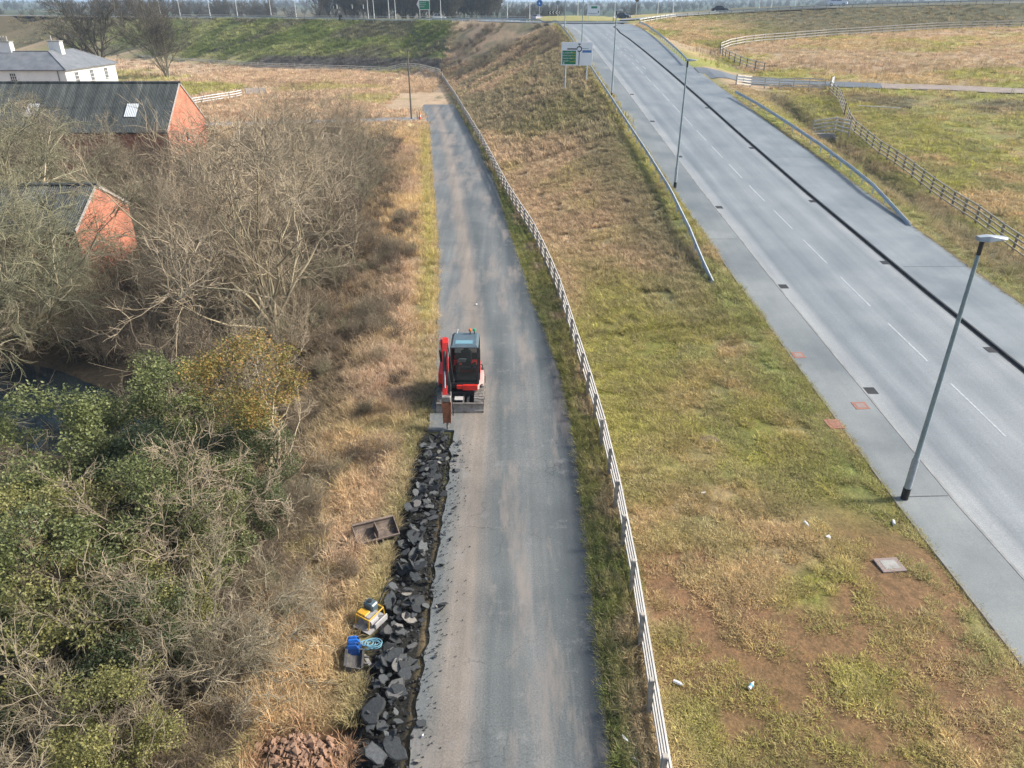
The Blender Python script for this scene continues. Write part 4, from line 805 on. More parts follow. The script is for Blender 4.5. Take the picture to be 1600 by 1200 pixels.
def leafy(seed, lm, bm_, H, rad, nl, size, stems=3, zc=.62, squash=.9, twm=None, lean=(0, 0)):
    r = np.random.default_rng(seed); big, fine, tips = bare_tree(seed, H=H, trunk=.45 if stems > 1 else .5, r0=.09, limbs=6, spread=.95, n2=6, n3=4, n4=3, stems=stems, wig=.2, up=.04, lean=lean, twig=.007)
    cl = []; nb = 70
    for i in range(nb):
        v = r.normal(0, 1, 3); v /= np.linalg.norm(v); q = np.array([lean[0]*H*zc, lean[1]*H*zc, H*zc])+v*np.array([rad, rad, rad*squash*1.0])*r.uniform(.35, 1.0)**.6; q[2] = max(q[2], .4); cl.append((q, r.uniform(.14, .42)*rad*.75))
    w = np.array([c_[1]**2 for c_ in cl]); w /= w.sum(); pick = r.choice(nb, nl, p=w); C = np.array([cl[k][0] for k in pick]); S = np.array([cl[k][1] for k in pick])
    D = r.normal(0, 1, (nl, 3)); D /= np.linalg.norm(D, axis=1, keepdims=True); C = C+D*(S*r.uniform(.45, 1.05, nl))[:, None]*np.array([1, 1, .8]); C = C[C[:, 2] > .15]; V, F = leaves(r, C, size)
    lf = mesh_np('foliage', V, F); lf.materials.append(lm); return big.mesh('trunk', bm_), fine.mesh('crown', twm or M_TWPALE), lf
LEAFY = {'ivy': leafy(21, M_LFGREEN, M_BARKPALE, 5.6, 2.3, 22000, .05), 'holly': leafy(22, M_LFDARK, M_BARKGREY, 5.0, 2.2, 20000, .048, 2, .55, 1.05), 'gold': leafy(23, M_LFYEL, M_BARKPALE, 6.4, 1.75, 9000, .042, 3, .8, .8), 'olive': leafy(24, M_LFOLV, M_BARKPALE, 5.2, 2.2, 15000, .048, 3)}
def plant(name, label, key, x, y, s=1.0, rz=0.0, group='trees of the roadside wood', sz=None, cat='tree', tilt=(0, 0)):
    src = TREES.get(key) or LEAFY[key]; o = empty(name, (x, y, g1(x, y)-.05)); o.rotation_euler = (tilt[0], tilt[1], rz); o.scale = (s, s, sz or s); tag(o, label, cat, group)
    link('trunk', src[0], o); link('crown', src[1], o)
    if key in LEAFY: link('foliage', src[2], o)
    return o
plant('bare_tree', 'big pale bare tree at the middle of the wood beside the lane', 'oak', -12.9, 35.5, 1.22, 1.0)
plant('bare_tree', 'spreading bare tree hanging over the dark stream at the left', 'willow', -25.4, 35, 1.25, .4)
plant('bare_tree', 'bare drooping tree in front of the small brick shed', 'willow', -29.5, 39.5, 1.0, 2.4)
plant('bare_tree', 'bare drooping tree at the left edge below the barn roof', 'willow', -35.5, 52, 1.35, 4.1)
plant('bare_tree', 'pale bare tree between the shed and the big middle tree', 'thorn', -17.0, 37.8, .95, .8)
plant('bare_tree', 'slender bare tree at the left of the brick barn wall', 'oak', -41, 64, .85, 2.0)
plant('bare_tree', 'brown bare tree right of the small shed gable', 'ash', -19.5, 52, .85, 3.0)
plant('bare_tree', 'brown bare tree below the gable end of the barn', 'ash', -27.5, 67, .85, 1.2)
plant('bare_tree', 'pale bare tree nearest the far end of the lane thicket', 'oak', -18.5, 84, .7, 1.3)
plant('bare_tree', 'bare tree in front of the long barn wall at its left', 'ash', -44, 70, 1.0, .7)
plant('bare_tree', 'bare tree in front of the long barn wall near its middle', 'thorn', -37.5, 71, 1.05, .9)
plant('bare_tree', 'bare tree close to the right end of the long barn wall', 'ash', -32.5, 70.5, .78, 4.4)
plant('bare_tree', 'tall drooping bare tree hiding the left end of the shed roof', 'willow', -34.5, 42.0, 1.1, 3.1)
plant('bare_tree', 'dense bare tree between the shed gable and the big pale tree', 'oak', -20.5, 46, .82, 2.9)
plant('bare_tree', 'dense pale tree behind the big middle tree', 'oak', -14.5, 50, .8, 5.3)
plant('bare_tree', 'slim pale tree left of the big middle tree', 'ash', -17.0, 41.5, .95, 2.6)
plant('bare_tree', 'grey tangled tree at the left edge above the stream', 'thorn', -26.0, 31.5, 1.1, 1.9)
plant('bare_tree', 'pale bare tree left of the lane near the far thicket', 'oak', -17.5, 60, .95, 4.0)
plant('bare_tree', 'small brown bare tree close to the verge behind the big pale tree', 'ash', -10.6, 47.5, .8, 5.1)
plant('bare_tree', 'thorny bare tree in the thicket halfway to the lane end', 'thorn', -14.6, 76, 1.0, 2.2)
plant('bare_tree', 'thorny bare tree just behind the yellow leaved tree', 'thorn', -11.2, 28.6, .9, 1.0)
plant('bare_tree', 'tangled pale bare tree standing among the evergreens at lower left', 'thorn', -8.5, 15.4, .92, .3)
plant('bare_tree', 'tall pale bare tree between the stream and the evergreens', 'ash', -13.4, 27.8, .72, .2)
plant('bare_tree', 'crooked bare tree at the very bottom left of the wood', 'thorn', -10.0, 11.0, .8, 3.3)
plant('bare_tree', 'crooked pale tree with bent stems above the soil heap', 'thorn', -7.4, 12.2, .72, 5.0)
plant('bare_tree', 'brown bare tree in the left corner beyond the evergreens', 'willow', -18.6, 19.0, .62, 5.0)
plant('yellow_leaved_tree', 'slender tree with orange and yellow green leaves on thin pale stems', 'gold', -8.1, 19.9, 1.0, .5)
plant('evergreen_tree', 'dark evergreen below the yellow leaved tree by the verge', 'holly', -8.8, 20.4, .74, .2, cat='evergreen')
EV = [('ivy', -12.6, 22.5, .95, 'bright ivy covered tree right of the dark stream'), ('ivy', -14.6, 19.2, 1.0, 'ivy covered tree at the left edge of the evergreens'), ('holly', -11.3, 19.4, .95, 'dark evergreen at the heart of the evergreen clump'), ('olive', -12.3, 15.6, .95, 'olive green bush tree below the evergreen clump'),
      ('ivy', -10.4, 16.6, .85, 'ivy covered tree behind the tangled pale bare tree'), ('holly', -8.9, 12.9, .72, 'dark evergreen beside the soil heap at the bottom'), ('olive', -10.6, 12.6, .85, 'yellow green bush tree at the bottom left corner'), ('ivy', -9.3, 17.8, .7, 'low ivy bush at the foot of the pale stems'), ('olive', -8.4, 10.4, .62, 'small olive bush at the very bottom beside the wood edge'), ('holly', -12.6, 10.6, .8, 'dark evergreen at the bottom left edge'), ('olive', -9.9, 22.6, .7, 'olive bush behind the yellow leaved tree'), ('ivy', -8.6, 16.3, .62, 'ivy bush right of the tangled pale bare tree'), ('holly', -7.9, 18.2, .5, 'small dark bush at the foot of the yellow leaved tree'), ('olive', -9.0, 14.0, .66, 'olive bush between the pale twigs and the verge'), ('ivy', -11.6, 14.2, .9, 'ivy covered tree at the lower left among pale twigs')]
for i, (k, x, y, s, lb) in enumerate(EV): plant('evergreen_tree', lb, k, x, y, s, i*1.7, 'evergreens in the roadside wood', cat='evergreen')
plant('bare_tree', 'huge dark bare tree behind the white house chimney', 'field', -98, 190, 1.15, .5, 'bare trees behind the white house'); plant('bare_tree', 'many stemmed bare tree standing right of the white house', 'multi', -80, 183.5, 1.0, 1.0, 'bare trees behind the white house')

# ------------------------------------------------------------------ scatters (grass, thicket, far woods) as stuff
def lib(objs):
    c_ = bpy.data.collections.new('library_'+str(len(bpy.data.collections)))
    for o in objs: c_.objects.link(o)
    return c_
def scatter(name, P, rot, scl, idx, col, meshes, label, cat, kind='stuff'):
    objs = [bpy.data.objects.new('%03d_%s' % (i, name+'_piece'), m) for i, m in enumerate(meshes)]; c_ = lib(objs)
    me = bpy.data.meshes.new(name); me.vertices.add(len(P)); me.vertices.foreach_set('co', np.asarray(P, np.float32).ravel())
    def att(n, typ, d, f): a_ = me.attributes.new(n, typ, 'POINT'); a_.data.foreach_set(f, np.ascontiguousarray(d).ravel())
    att('rot', 'FLOAT_VECTOR', np.asarray(rot, np.float32), 'vector'); att('scl', 'FLOAT_VECTOR', np.asarray(scl, np.float32), 'vector'); att('idx', 'INT', np.asarray(idx, np.int32), 'value')
    att('tcol', 'FLOAT_VECTOR', np.asarray(col, np.float32), 'vector')
    o = link(name, me); tag(o, label, cat, None, kind); g = bpy.data.node_groups.new(name, 'GeometryNodeTree')
    g.interface.new_socket('Geometry', in_out='INPUT', socket_type='NodeSocketGeometry'); g.interface.new_socket('Geometry', in_out='OUTPUT', socket_type='NodeSocketGeometry')
    nd = g.nodes; gi = nd.new('NodeGroupInput'); go = nd.new('NodeGroupOutput'); ip = nd.new('GeometryNodeInstanceOnPoints'); ci = nd.new('GeometryNodeCollectionInfo'); ci.inputs['Collection'].default_value = c_; ci.inputs['Separate Children'].default_value = True; ci.inputs['Reset Children'].default_value = True
    def na(n, t): q = nd.new('GeometryNodeInputNamedAttribute'); q.data_type = t; q.inputs['Name'].default_value = n; return [s for s in q.outputs if s.enabled and s.name == 'Attribute'][0]
    lk = g.links.new; lk(gi.outputs[0], ip.inputs['Points']); lk(ci.outputs[0], ip.inputs['Instance']); ip.inputs['Pick Instance'].default_value = True; lk(na('idx', 'INT'), ip.inputs['Instance Index'])
    e2r = nd.new('FunctionNodeEulerToRotation'); lk(na('rot', 'FLOAT_VECTOR'), e2r.inputs[0]); lk(e2r.outputs[0], ip.inputs['Rotation']); lk(na('scl', 'FLOAT_VECTOR'), ip.inputs['Scale']); lk(ip.outputs[0], go.inputs[0])
    m = o.modifiers.new('scatter', 'NODES'); m.node_group = g; return o
def blade_mesh(seed, n, h, spread, w, lean, mat, bend=.5):
    r = np.random.default_rng(seed); VV = []; FF = []
    for i in range(n):
        a_ = r.uniform(0, 2*np.pi); rad = spread*math.sqrt(r.uniform(0, 1)); b0 = np.array([rad*math.cos(a_), rad*math.sin(a_), -.02]); d = np.array([math.cos(a_+r.normal(0, .6)), math.sin(a_+r.normal(0, .6)), 0]); hh = h*r.uniform(.5, 1.15); ln = lean*r.uniform(.3, 1.3)*hh
        s = np.array([-d[1], d[0], 0])*w*r.uniform(.7, 1.3); p1 = b0+d*ln*.35+np.array([0, 0, hh*.6]); p2 = b0+d*ln*(1+bend*.3)+np.array([0, 0, hh*(1-.25*bend)]); o = len(VV); VV += [b0-s, b0+s, p1-s*.8, p1+s*.8, p2]; FF.append((o, o+1, o+3, o+2)); 
    T = [(i*5+2, i*5+3, i*5+4) for i in range(n)]; me = mesh_np('tuft', np.array(VV), [np.array(FF), np.array(T)]); me.materials.append(mat); return me
def tuft_mat(name, var=.5):
    a = N(name); at_ = a.n('Attribute', attribute_name='tcol', attribute_type='INSTANCER'); ri = a.n('NewGeometry').outputs['Random Per Island']
    c = a.mix(var, at_.outputs['Vector'], a.ramp(ri, [(0, (.6, .62, .6)), (.6, (1.05, 1.03, 1)), (1, (1.7, 1.6, 1.5))]), 'MULTIPLY'); a.col(c)
    tr = a.n('BsdfTranslucent'); a.l(c, tr.inputs[0]); mx = a.n('MixShader'); mx.inputs[0].default_value = .35; a.l(a.b.outputs[0], mx.inputs[1]); a.l(tr.outputs[0], mx.inputs[2]); a.l(mx.outputs[0], a.t.nodes['Material Output'].inputs[0]); return a.fin(.85, 0, .15)
M_TUFT = tuft_mat('grass_blades')
SHORT = [blade_mesh(100+i, 28, .085, .16, .0052, .95, M_TUFT) for i in range(5)]; MID = [blade_mesh(120+i, 30, .22, .16, .0062, .8, M_TUFT) for i in range(5)]; LONG = [blade_mesh(140+i, 22, .62, .2, .009, .55, M_TUFT, .8) for i in range(5)]
CLUMP = [blade_mesh(160+i, 40, .34, .5, .02, .6, M_TUFT) for i in range(4)]; STALK = [blade_mesh(180+i, 9, .8, .18, .012, .2, M_TUFT, .2) for i in range(3)]
TUFTS = SHORT+MID+LONG+CLUMP+STALK          # 0-4, 5-9, 10-14, 15-18, 19-21
def field(n, xr, yr, keep, seed):
    r = np.random.default_rng(seed); X = r.uniform(*xr, n); Y = r.uniform(*yr, n); k = keep(X, Y, r); return X[k], Y[k], r
PS = dict(P=[], R=[], S=[], I=[], C=[])
def push(X, Y, r, lo, hi, s0, s1, tint=(1, 1, 1), zs=1.0, jitter=.4, colf=gcol, straw=1.0):
    n = len(X)
    if not n: return
    Z = gz(X, Y); c = colf(X, Y, False)*np.array(tint)*1.26*(1+jitter*r.normal(0, .6, (n, 1))); ol_ = (np.clip((fbm(X*2.3, Y*2.3, 211, 2)-.5)*5, 0, 1)*.45*straw*(Y < 45)*(X > 2))[:, None]; c = c*(1-ol_)+np.array((.2, .2, .075))*ol_; mx_ = (r.uniform(0, 1, n)**1.7*.75*straw)[:, None]; c = c*(1-mx_)+np.array((.54, .43, .26))*mx_; s = r.uniform(s0, s1, n); PS['P'].append(np.stack([X, Y, Z], 1)); PS['R'].append(np.stack([r.normal(0, .12, n), r.normal(0, .12, n), r.uniform(0, 6.28, n)], 1)); PS['S'].append(np.stack([s, s, s*zs*r.uniform(.75, 1.25, n)], 1)); PS['I'].append(r.integers(lo, hi, n)); PS['C'].append(np.clip(c, .012, .8))
def flush(name, label, cat):
    cat_ = {k: np.concatenate(v) for k, v in PS.items()}; scatter(name, cat_['P'], cat_['R'], cat_['S'], cat_['I'], cat_['C'], TUFTS, label, cat)
    for k in PS: PS[k].clear()
def soil_at(X, Y): return fbm(X*.35, Y*.35, 61, 4)+.16*np.exp(-(((X-7.5)/3)**2+((Y-12.2)/4)**2))
onb = lambda X, Y: (X > xf(Y)+.05) & (X < footL(Y)-.05)
# verge and bank right of the fence
X, Y, r = field(56000, (2.5, 13.2), (8, 36), lambda X, Y, r: onb(X, Y) & (r.uniform(0, 1, len(X)) < np.clip(1.25-2.6*np.clip(soil_at(X, Y)-.47, 0, .3)/.2*.5, .25, 1)), 1); k = fbm(X*1.3, Y*1.3, 107, 3) > .37+.16*np.clip((soil_at(X, Y)-.54)/.07, 0, 1)*(Y < 21); X, Y = X[k], Y[k]; push(X, Y, r, 0, 5, .8, 1.8, (1.2, 1.17, 1.1), 1.1, .5)
X, Y, r = field(15000, (2.5, 13.2), (8, 40), lambda X, Y, r: onb(X, Y) & (fbm(X*1.1, Y*1.1, 7, 3) > .53) & (soil_at(X, Y) < .62), 2); push(X, Y, r, 5, 10, .4, .95, (1.22, 1.18, 1.08), .9, .5)
X, Y, r = field(36000, (-3, 13), (34, 75), lambda X, Y, r: onb(X, Y) & (fbm(X*.8, Y*.8, 109, 3) > .3), 3); push(X, Y, r, 5, 10, .7, 1.7, (1.16, 1.12, 1.05), .9, .5)
X, Y, r = field(16000, (-16, 12), (75, 182), lambda X, Y, r: onb(X, Y), 4); push(X, Y, r, 15, 19, .7, 1.7, (1.1, 1.06, 1), 1)
X, Y, r = field(2600, (-8, 12), (40, 150), lambda X, Y, r: onb(X, Y) & (fbm(X*.15, Y*.15, 91, 3) > .56) & (X < footL(Y)-2), 5); push(X, Y, r, 19, 22, .6, 1.3, (.5, .5, .45))
# tall dry growth either side of the lane fence
X, Y, r = field(11000, (1.2, 3.7), (8, 50), lambda X, Y, r: (X > trR(Y)+.03) & (X < xf(Y)+.2), 66); push(X, Y, r, 0, 10, .6, 1.2)
X, Y, r = field(12000, (-10, 3.6), (40, 135), lambda X, Y, r: (X > trR(Y)+.05) & (X < xf(Y)+.2), 6); push(X, Y, r, 0, 10, .7, 1.4)
X, Y, r = field(1100, (2.4, 3.9), (8, 36), lambda X, Y, r: (np.abs(X-xf(Y)+.2) < .35) & (fbm(X*.5, Y*.5, 96, 3) > .47), 67); push(X, Y, r, 10, 15, .4, .8, (1.15, 1.08, 1.05), 1)
X, Y, r = field(1500, (-4, 4.2), (8, 90), lambda X, Y, r: (np.abs(X-xf(Y)+.15) < .45) & (fbm(X*.3, Y*.3, 95, 3) > .48), 7); push(X, Y, r, 10, 15, .5, .95, (1.15, 1.05, 1), 1)
Y = r.uniform(8, 70, 2600); X = footL(Y)+r.normal(0, .07, 2600); push(X, Y, r, 0, 5, .5, 1.1, (1, 1, .95)); PS['P'][-1][:, 2] = zr(Y)-.03
flush('bank_grass', 'mixed dry and green grass on the bank and verge', 'grass')
# left verge
tools = lambda X, Y: ((np.abs(X+4.32) < .75) & (np.abs(Y-18.3) < .5)) | ((np.abs(X+4.0) < .4) & (np.abs(Y-13.45) < .6)) | ((np.abs(X+3.82) < .42) & (np.abs(Y-14.5) < .5))
drive = lambda X, Y: (np.abs(Y-np.interp(-X, [14.5, 22, 34, 44, 60], [113.5, 112.8, 110, 108, 106])) < 1.9) | ((Y > 124) & (Y < 150) & (X > -21))
lv = lambda X, Y: (X < trL(Y)-.02) & ~tools(X, Y) & ~drive(X, Y) & ~((X > -3.65) & (Y < 24.9)) & (((X+4.75)/1.0)**2+((Y-10.65)/.6)**2 > 1) & (((X+3.95)/.6)**2+((Y-11.35)/.3)**2 > 1)
X, Y, r = field(9000, (-9.5, -3.3), (8, 34), lambda X, Y, r: lv(X, Y), 11); push(X, Y, r, 5, 10, .7, 1.4, (1.04, 1.03, 1.04))
X, Y, r = field(4200, (-10, -4.2), (8, 45), lambda X, Y, r: lv(X, Y) & (X < trL(Y)-1.1) & (fbm(X*.5, Y*.5, 97, 3) > .44), 12); push(X, Y, r, 10, 15, .55, 1.1, (1.1, 1.05, 1.06))
X, Y, r = field(12000, (-16, -3.5), (34, 110), lambda X, Y, r: lv(X, Y), 13); push(X, Y, r, 5, 15, .7, 1.2, (1.12, 1.05, 1))
X, Y, r = field(9000, (-75, -10), (96, 205), lambda X, Y, r: (X < trL(Y)-.3) & (Y < toeL(X)) & ~drive(X, Y), 14); push(X, Y, r, 15, 19, .8, 1.9, (1.1, 1.05, 1))
X, Y, r = field(9000, (-110, -14), (180, 262), lambda X, Y, r: (Y > toeL(X)+.5) & (Y < toeL(X)+30), 15); push(X, Y, r, 15, 19, 1.0, 2.2, (1.1, 1.1, 1.05), 1, .5, gcol, .12)
X, Y, r = field(5000, (-200, -70), (120, 330), lambda X, Y, r: (X > -.78*Y-8) & (Y < toeL(X)+30) & ~((X > -112) & (Y > 128) & (Y < 152)), 16); push(X, Y, r, 15, 19, 1.0, 2.4, (1.0, 1.0, 1.0), 1, .5, gcol, .4)
Y = r.uniform(25, 110, 1500); X = trL(Y)+r.normal(-.02, .07, 1500); push(X, Y, r, 0, 5, .6, 1.2, (1, 1, .95)); PS['P'][-1][:, 2] = -.01
Y = r.uniform(9, 110, 2200); X = trR(Y)+r.normal(.04, .06, 2200); push(X, Y, r, 0, 5, .6, 1.2, (1, 1, .95)); PS['P'][-1][:, 2] = -.01
flush('verge_grass', 'long dry grass on the verge left of the lane and beyond', 'grass')
# right hand verge, ditch and field
side = lambda X, Y: np.abs(Y-np.interp(X, [p[0] for p in SIDE], [p[1] for p in SIDE])) < np.interp(X, [p[0] for p in SIDE], [p[2]/2+.3 for p in SIDE])
X, Y, r = field(14000, (26, 45), (34, 100), lambda X, Y, r: (X > footR(Y)+.05) & ~side(X, Y), 21); push(X, Y, r, 5, 10, .7, 1.5, (1.1, 1.08, 1), .8)
X, Y, r = field(2600, (28, 42), (40, 98), lambda X, Y, r: (np.abs(X-31.2-(Y-70)*.05) < 2.2), 22); push(X, Y, r, 10, 15, .7, 1.3, (1, 1, 1))
X, Y, r = field(12000, (34, 100), (44, 165), lambda X, Y, r: ~side(X, Y) & (X < Y*.8+3), 23); push(X, Y, r, 15, 19, .5, 1.5, (1.1, 1.06, 1), .8)
X, Y, r = field(6000, (27, 105), (140, 210), lambda X, Y, r: (Y > np.interp(X, TOEX, TOEY)+.5) & (Y < np.interp(X, TOPX, TOPY)-.5), 24); push(X, Y, r, 15, 19, .7, 1.6, (1.05, 1.04, 1), .8)
X, Y, r = field(2200, (26, 70), (60, 150), lambda X, Y, r: ~side(X, Y) & (X > footR(Y)+3) & (fbm(X*.09, Y*.09, 93, 3) > .55), 25); push(X, Y, r, 19, 22, .7, 1.5, (.55, .5, .45))
Y = r.uniform(34, 92, 1800); X = footR(Y)+r.normal(0, .08, 1800); push(X, Y, r, 0, 5, .6, 1.3, (1, 1, .95)); PS['P'][-1][:, 2] = zr(Y)-.02
flush('field_grass', 'rough grass and dead weeds on the right hand field', 'grass')
# thicket of brambles and saplings in the wood
def bush(seed, H, R_, stems, tm, tw=.008):
    r = np.random.default_rng(seed); f = Poly()
    for s in range(stems):
        a_ = r.uniform(0, 6.28); d = np.array([math.cos(a_)*r.uniform(.1, .8), math.sin(a_)*r.uniform(.1, .8), 1.0]); d /= np.linalg.norm(d); p = np.array([r.normal(0, R_*.25), r.normal(0, R_*.25), -.1]); L = H*r.uniform(.6, 1.1); sp_, sd = walk(r, p, d, L, 6, .12, .02, .12); f.add(sp_, tw*2.1, tw*.9, 4)
        for k in range(9):
            i2 = r.integers(1, 6); d2 = child_dir(r, (sp_[i2+1]-sp_[i2])/np.linalg.norm(sp_[i2+1]-sp_[i2]), r.uniform(.3, .9)); bp, bd = walk(r, sp_[i2], d2, L*r.uniform(.2, .45), 3, .2, .03, .08); f.add(bp, tw*1.1, tw*.6, 3)
            for q in range(4): ep, ed = walk(r, bp[r.integers(1, 4)], child_dir(r, bd, r.uniform(.3, 1)), L*r.uniform(.08, .2), 2, .2, .03); f.add(ep, tw*.8, tw*.5, 3)
    return f.mesh('bush', tm)
BUSH = [bush(200, 2.6, 1.6, 26, M_TWBROWN), bush(201, 3.2, 1.6, 24, M_TWPALE), bush(202, 2.2, 1.6, 30, M_TWOLIVE), bush(203, 3.0, 1.6, 26, M_TWBROWN), bush(204, 1.3, 1.5, 34, M_TWBROWN, .007)]
r = np.random.default_rng(77); X = r.uniform(-40, -6.8, 1500); Y = r.uniform(9, 98, 1500); lim = np.interp(Y, [9, 22, 34, 48, 70, 98], [-6.9, -8.3, -7.6, -8.2, -11.0, -14.2])
k = (X < lim) & (X > -.72*Y-6) & ~((X < -26.5) & (X > -41) & (Y > 44) & (Y < 52.6)) & ~((X < -33) & (Y > 74.5)) & (np.abs((X+20.6)*.42+(Y-29.2)*.91) > 2.6) & ~((X < -15) & (X > -20) & (Y > 21) & (Y < 28.5)) & (r.uniform(0, 1, len(X)) < np.where(Y < 34, .42, .5)); X, Y, lim = X[k], Y[k], lim[k]; n = len(X)
s = r.uniform(.7, 1.25, n)*np.interp(Y, [10, 30, 60], [.7, .8, .9])*np.where(X > lim-2.5, .7, 1.0)
scatter('thicket', np.stack([X, Y, gz(X, Y)], 1), np.stack([0*X, 0*X, r.uniform(0, 6.28, n)], 1), np.stack([s, s, s], 1), np.where(X > lim-1.6, 4, r.integers(0, 4, n)), np.full((n, 3), .2), BUSH, 'tangled bare brown thicket filling the roadside wood', 'thicket')
r = np.random.default_rng(79); X = r.uniform(-9, -4.6, 900); Y = r.uniform(10, 70, 900); k = (X < trL(Y)-1.2-1.6*r.uniform(0, 1, 900)) & (fbm(X*.4, Y*.4, 133, 3) > .57) & ~tools(X, Y) & (((X+4.75)/1.3)**2+((Y-10.65)/.9)**2 > 1); X, Y = X[k], Y[k]; n = len(X); s = r.uniform(.2, .42, n)
scatter('verge_brush', np.stack([X, Y, gz(X, Y)], 1), np.stack([0*X, 0*X, r.uniform(0, 6.28, n)], 1), np.stack([s, s, s], 1), r.integers(0, 5, n), np.full((n, 3), .2), BUSH, 'low pinkish brown brush on the verge left of the lane', 'brush')
# scrub on the upper banks and reeds
r = np.random.default_rng(78); X = r.uniform(-14, 9, 500); Y = r.uniform(140, 205, 500); k = (X > xf(Y)+3) & (X < footL(Y)-2) & (fbm(X*.1, Y*.1, 33, 3) > .45) & (gz(X, Y) < 11); X, Y = X[k], Y[k]; n = len(X); s = r.uniform(.35, .7, n)
scatter('bank_scrub', np.stack([X, Y, gz(X, Y)], 1), np.stack([0*X, 0*X, r.uniform(0, 6.28, n)], 1), np.stack([s, s, s*.8], 1), r.integers(0, 4, n), np.full((n, 3), .2), BUSH, 'low bare scrub on the bank below the roundabout', 'scrub')
# far woods
def far_tree(seed, H, tm, bm_, conic=False):
    big, fine, tips = bare_tree(seed, H=H, trunk=.2, r0=.3, limbs=8, spread=.6 if conic else .85, n2=8, n3=6, n4=2, wig=.14, up=.1, twig=.05); V1, F1 = [], []
    o = 0; VV = []; FF = []
    for pl_ in (big, fine):
        for (m, k_), L in pl_.g.items():
            V, F = tubes(np.array([p for p, _ in L]), np.array([q for _, q in L]), k_ if k_ < 5 else 5); VV.append(V); FF.append(F+o); o += len(V)
    me = mesh_np('far_tree', np.concatenate(VV), np.concatenate(FF), True); me.materials.append(tm); return me
M_FARTW = twig_mat('far_twigs', (.1, .09, .07), (.075, .07, .058), (.13, .115, .09)); FT = [far_tree(300, 15, M_FARTW, None), far_tree(301, 13, M_FARTW, None), far_tree(302, 17, M_FARTW, None, True)]
r = np.random.default_rng(80); PX, PY, SC, ID = [], [], [], []
def belt(n, x0, x1, y0, y1, s0, s1, ids):
    for _ in range(n):
        t = r.uniform(0, 1); PX.append(x0+(x1-x0)*t); PY.append(y0+(y1-y0)*t+r.uniform(-14, 14)*(1+y0/600)); SC.append(r.uniform(s0, s1)); ID.append(r.choice(ids))
belt(60, -78, -6, 345, 330, .95, 1.25, [2, 2, 0]); belt(60, -250, -60, 470, 430, .7, 1.0, [0, 1]); belt(60, -520, -200, 620, 560, .5, .7, [0, 1]); belt(50, -900, -250, 1100, 1000, .8, 1.2, [0, 1]); belt(14, -5, 22, 420, 410, .55, .8, [0, 1])
for q in range(120):
    y0 = r.uniform(700, 3000); hx = r.uniform(-.75, .75); belt(26, hx*y0-.12*y0, hx*y0+.14*y0, y0, y0+r.uniform(-120, 120), .4, .75, [0, 1])
PX, PY, SC = map(np.array, (PX, PY, SC)); n = len(PX)
scatter('far_woods', np.stack([PX, PY, gz(PX, PY)-.5], 1), np.stack([0*PX, 0*PX, r.uniform(0, 6.28, n)], 1), np.stack([SC]*3, 1), np.array(ID), np.full((n, 3), .2), FT, 'bare woods and hedgerows on the far skyline', 'woodland')
def ftree(label, x, y, s, k=0):
    o = empty('far_tree', (x, y, g1(x, y)-.3)); tag(o, label, 'tree', 'single trees beyond the roundabout'); o.scale = (s,)*3; link('trunk', TREES['field'][0], o); link('crown', TREES['field'][1], o); o.rotation_euler.z = x
ftree('round crowned dark tree beyond the roundabout island', 58, 400, .68); ftree('leafless tree left of the white lane sign beyond the roundabout', 20, 350, .5); ftree('leafless tree behind the chevron board beyond the roundabout', 12, 345, .5)

# ------------------------------------------------------------------ excavator breaking up the lane edge
M_STEEL = pm('worn_bare_steel', (.36, .34, .31), (.2, .185, .165), 5, .6, .4, .2); M_TRACKRUB = pm('dusty_rubber_track', (.3, .275, .245), (.15, .14, .125), 9, .9, 0, .3); M_DARK = pm('dark_frame_paint', (.028, .03, .032), (.05, .05, .05), 6, .55); M_PALEP = pm('pale_grey_panel', (.5, .48, .46), (.4, .38, .36), 3, .5); M_ROOF = pm('cab_roof_blue_grey', (.07, .105, .125), (.1, .135, .155), 3, .35); M_CHROME = pm('ram_chrome', (.6, .6, .6), (.5, .5, .5), 2, .2, .9, fine=False); M_SKYL = pm('roof_window', (.16, .3, .34), (.13, .26, .3), 1, .1, fine=False)
ex = empty('excavator', (-2.15, 27.75, .03)); tag(ex, 'red tracked mini excavator with black glazed cab and grey dozer blade on the lane', 'excavator')
# crawler tracks
def crawler(x):
    b = B(); w = .4; yf, yb, h, r_ = -1.0, 1.02, .52, .26; loop = []
    for k in range(9): a_ = R(90+180*k/8); loop.append((yf+r_*math.cos(a_), r_+r_*math.sin(a_)))
    for k in range(9): a_ = R(-90+180*k/8); loop.append((yb+r_*math.cos(a_), r_+r_*math.sin(a_)))
    b.prism(loop, w*.96, Matrix.Translation((x, 0, 0)), 'x'); t = b.build('crawler_track', M_TRACKRUB, ex); pr_ = loop+[loop[0]]; P_ = []
    per = sum(math.dist(a_, c_) for a_, c_ in zip(pr_[:-1], pr_[1:])); n = 44; st_ = per/n; acc = 0; out = []
    for a_, c_ in zip(pr_[:-1], pr_[1:]):
        L = math.dist(a_, c_); q = -acc % st_ if acc else 0
        while q < L: u = q/L; out.append(((a_[0]+(c_[0]-a_[0])*u, a_[1]+(c_[1]-a_[1])*u), math.atan2(c_[1]-a_[1], c_[0]-a_[0]))); q += st_
        acc += L
    b = B()
    for (yy, zz), an in out: b.box((x-.1, yy, zz), (.2, .055, .05), 0, (an, 0, 0)); b.box((x+.11, yy+.03*math.cos(an), zz+.03*math.sin(an)), (.18, .055, .05), 0, (an, 0, 0))
    s = b.build('track_lug', M_TRACKRUB, t); s['kind'] = 'stuff'
    for yy in (yf, -.45, 0, .5, yb): B().tube([(x-.21, yy, r_ if yy in (yf, yb) else .13), (x+.21, yy, r_ if yy in (yf, yb) else .13)], .17 if yy in (yf, yb) else .09, 12).build('roller', M_DARK, t)
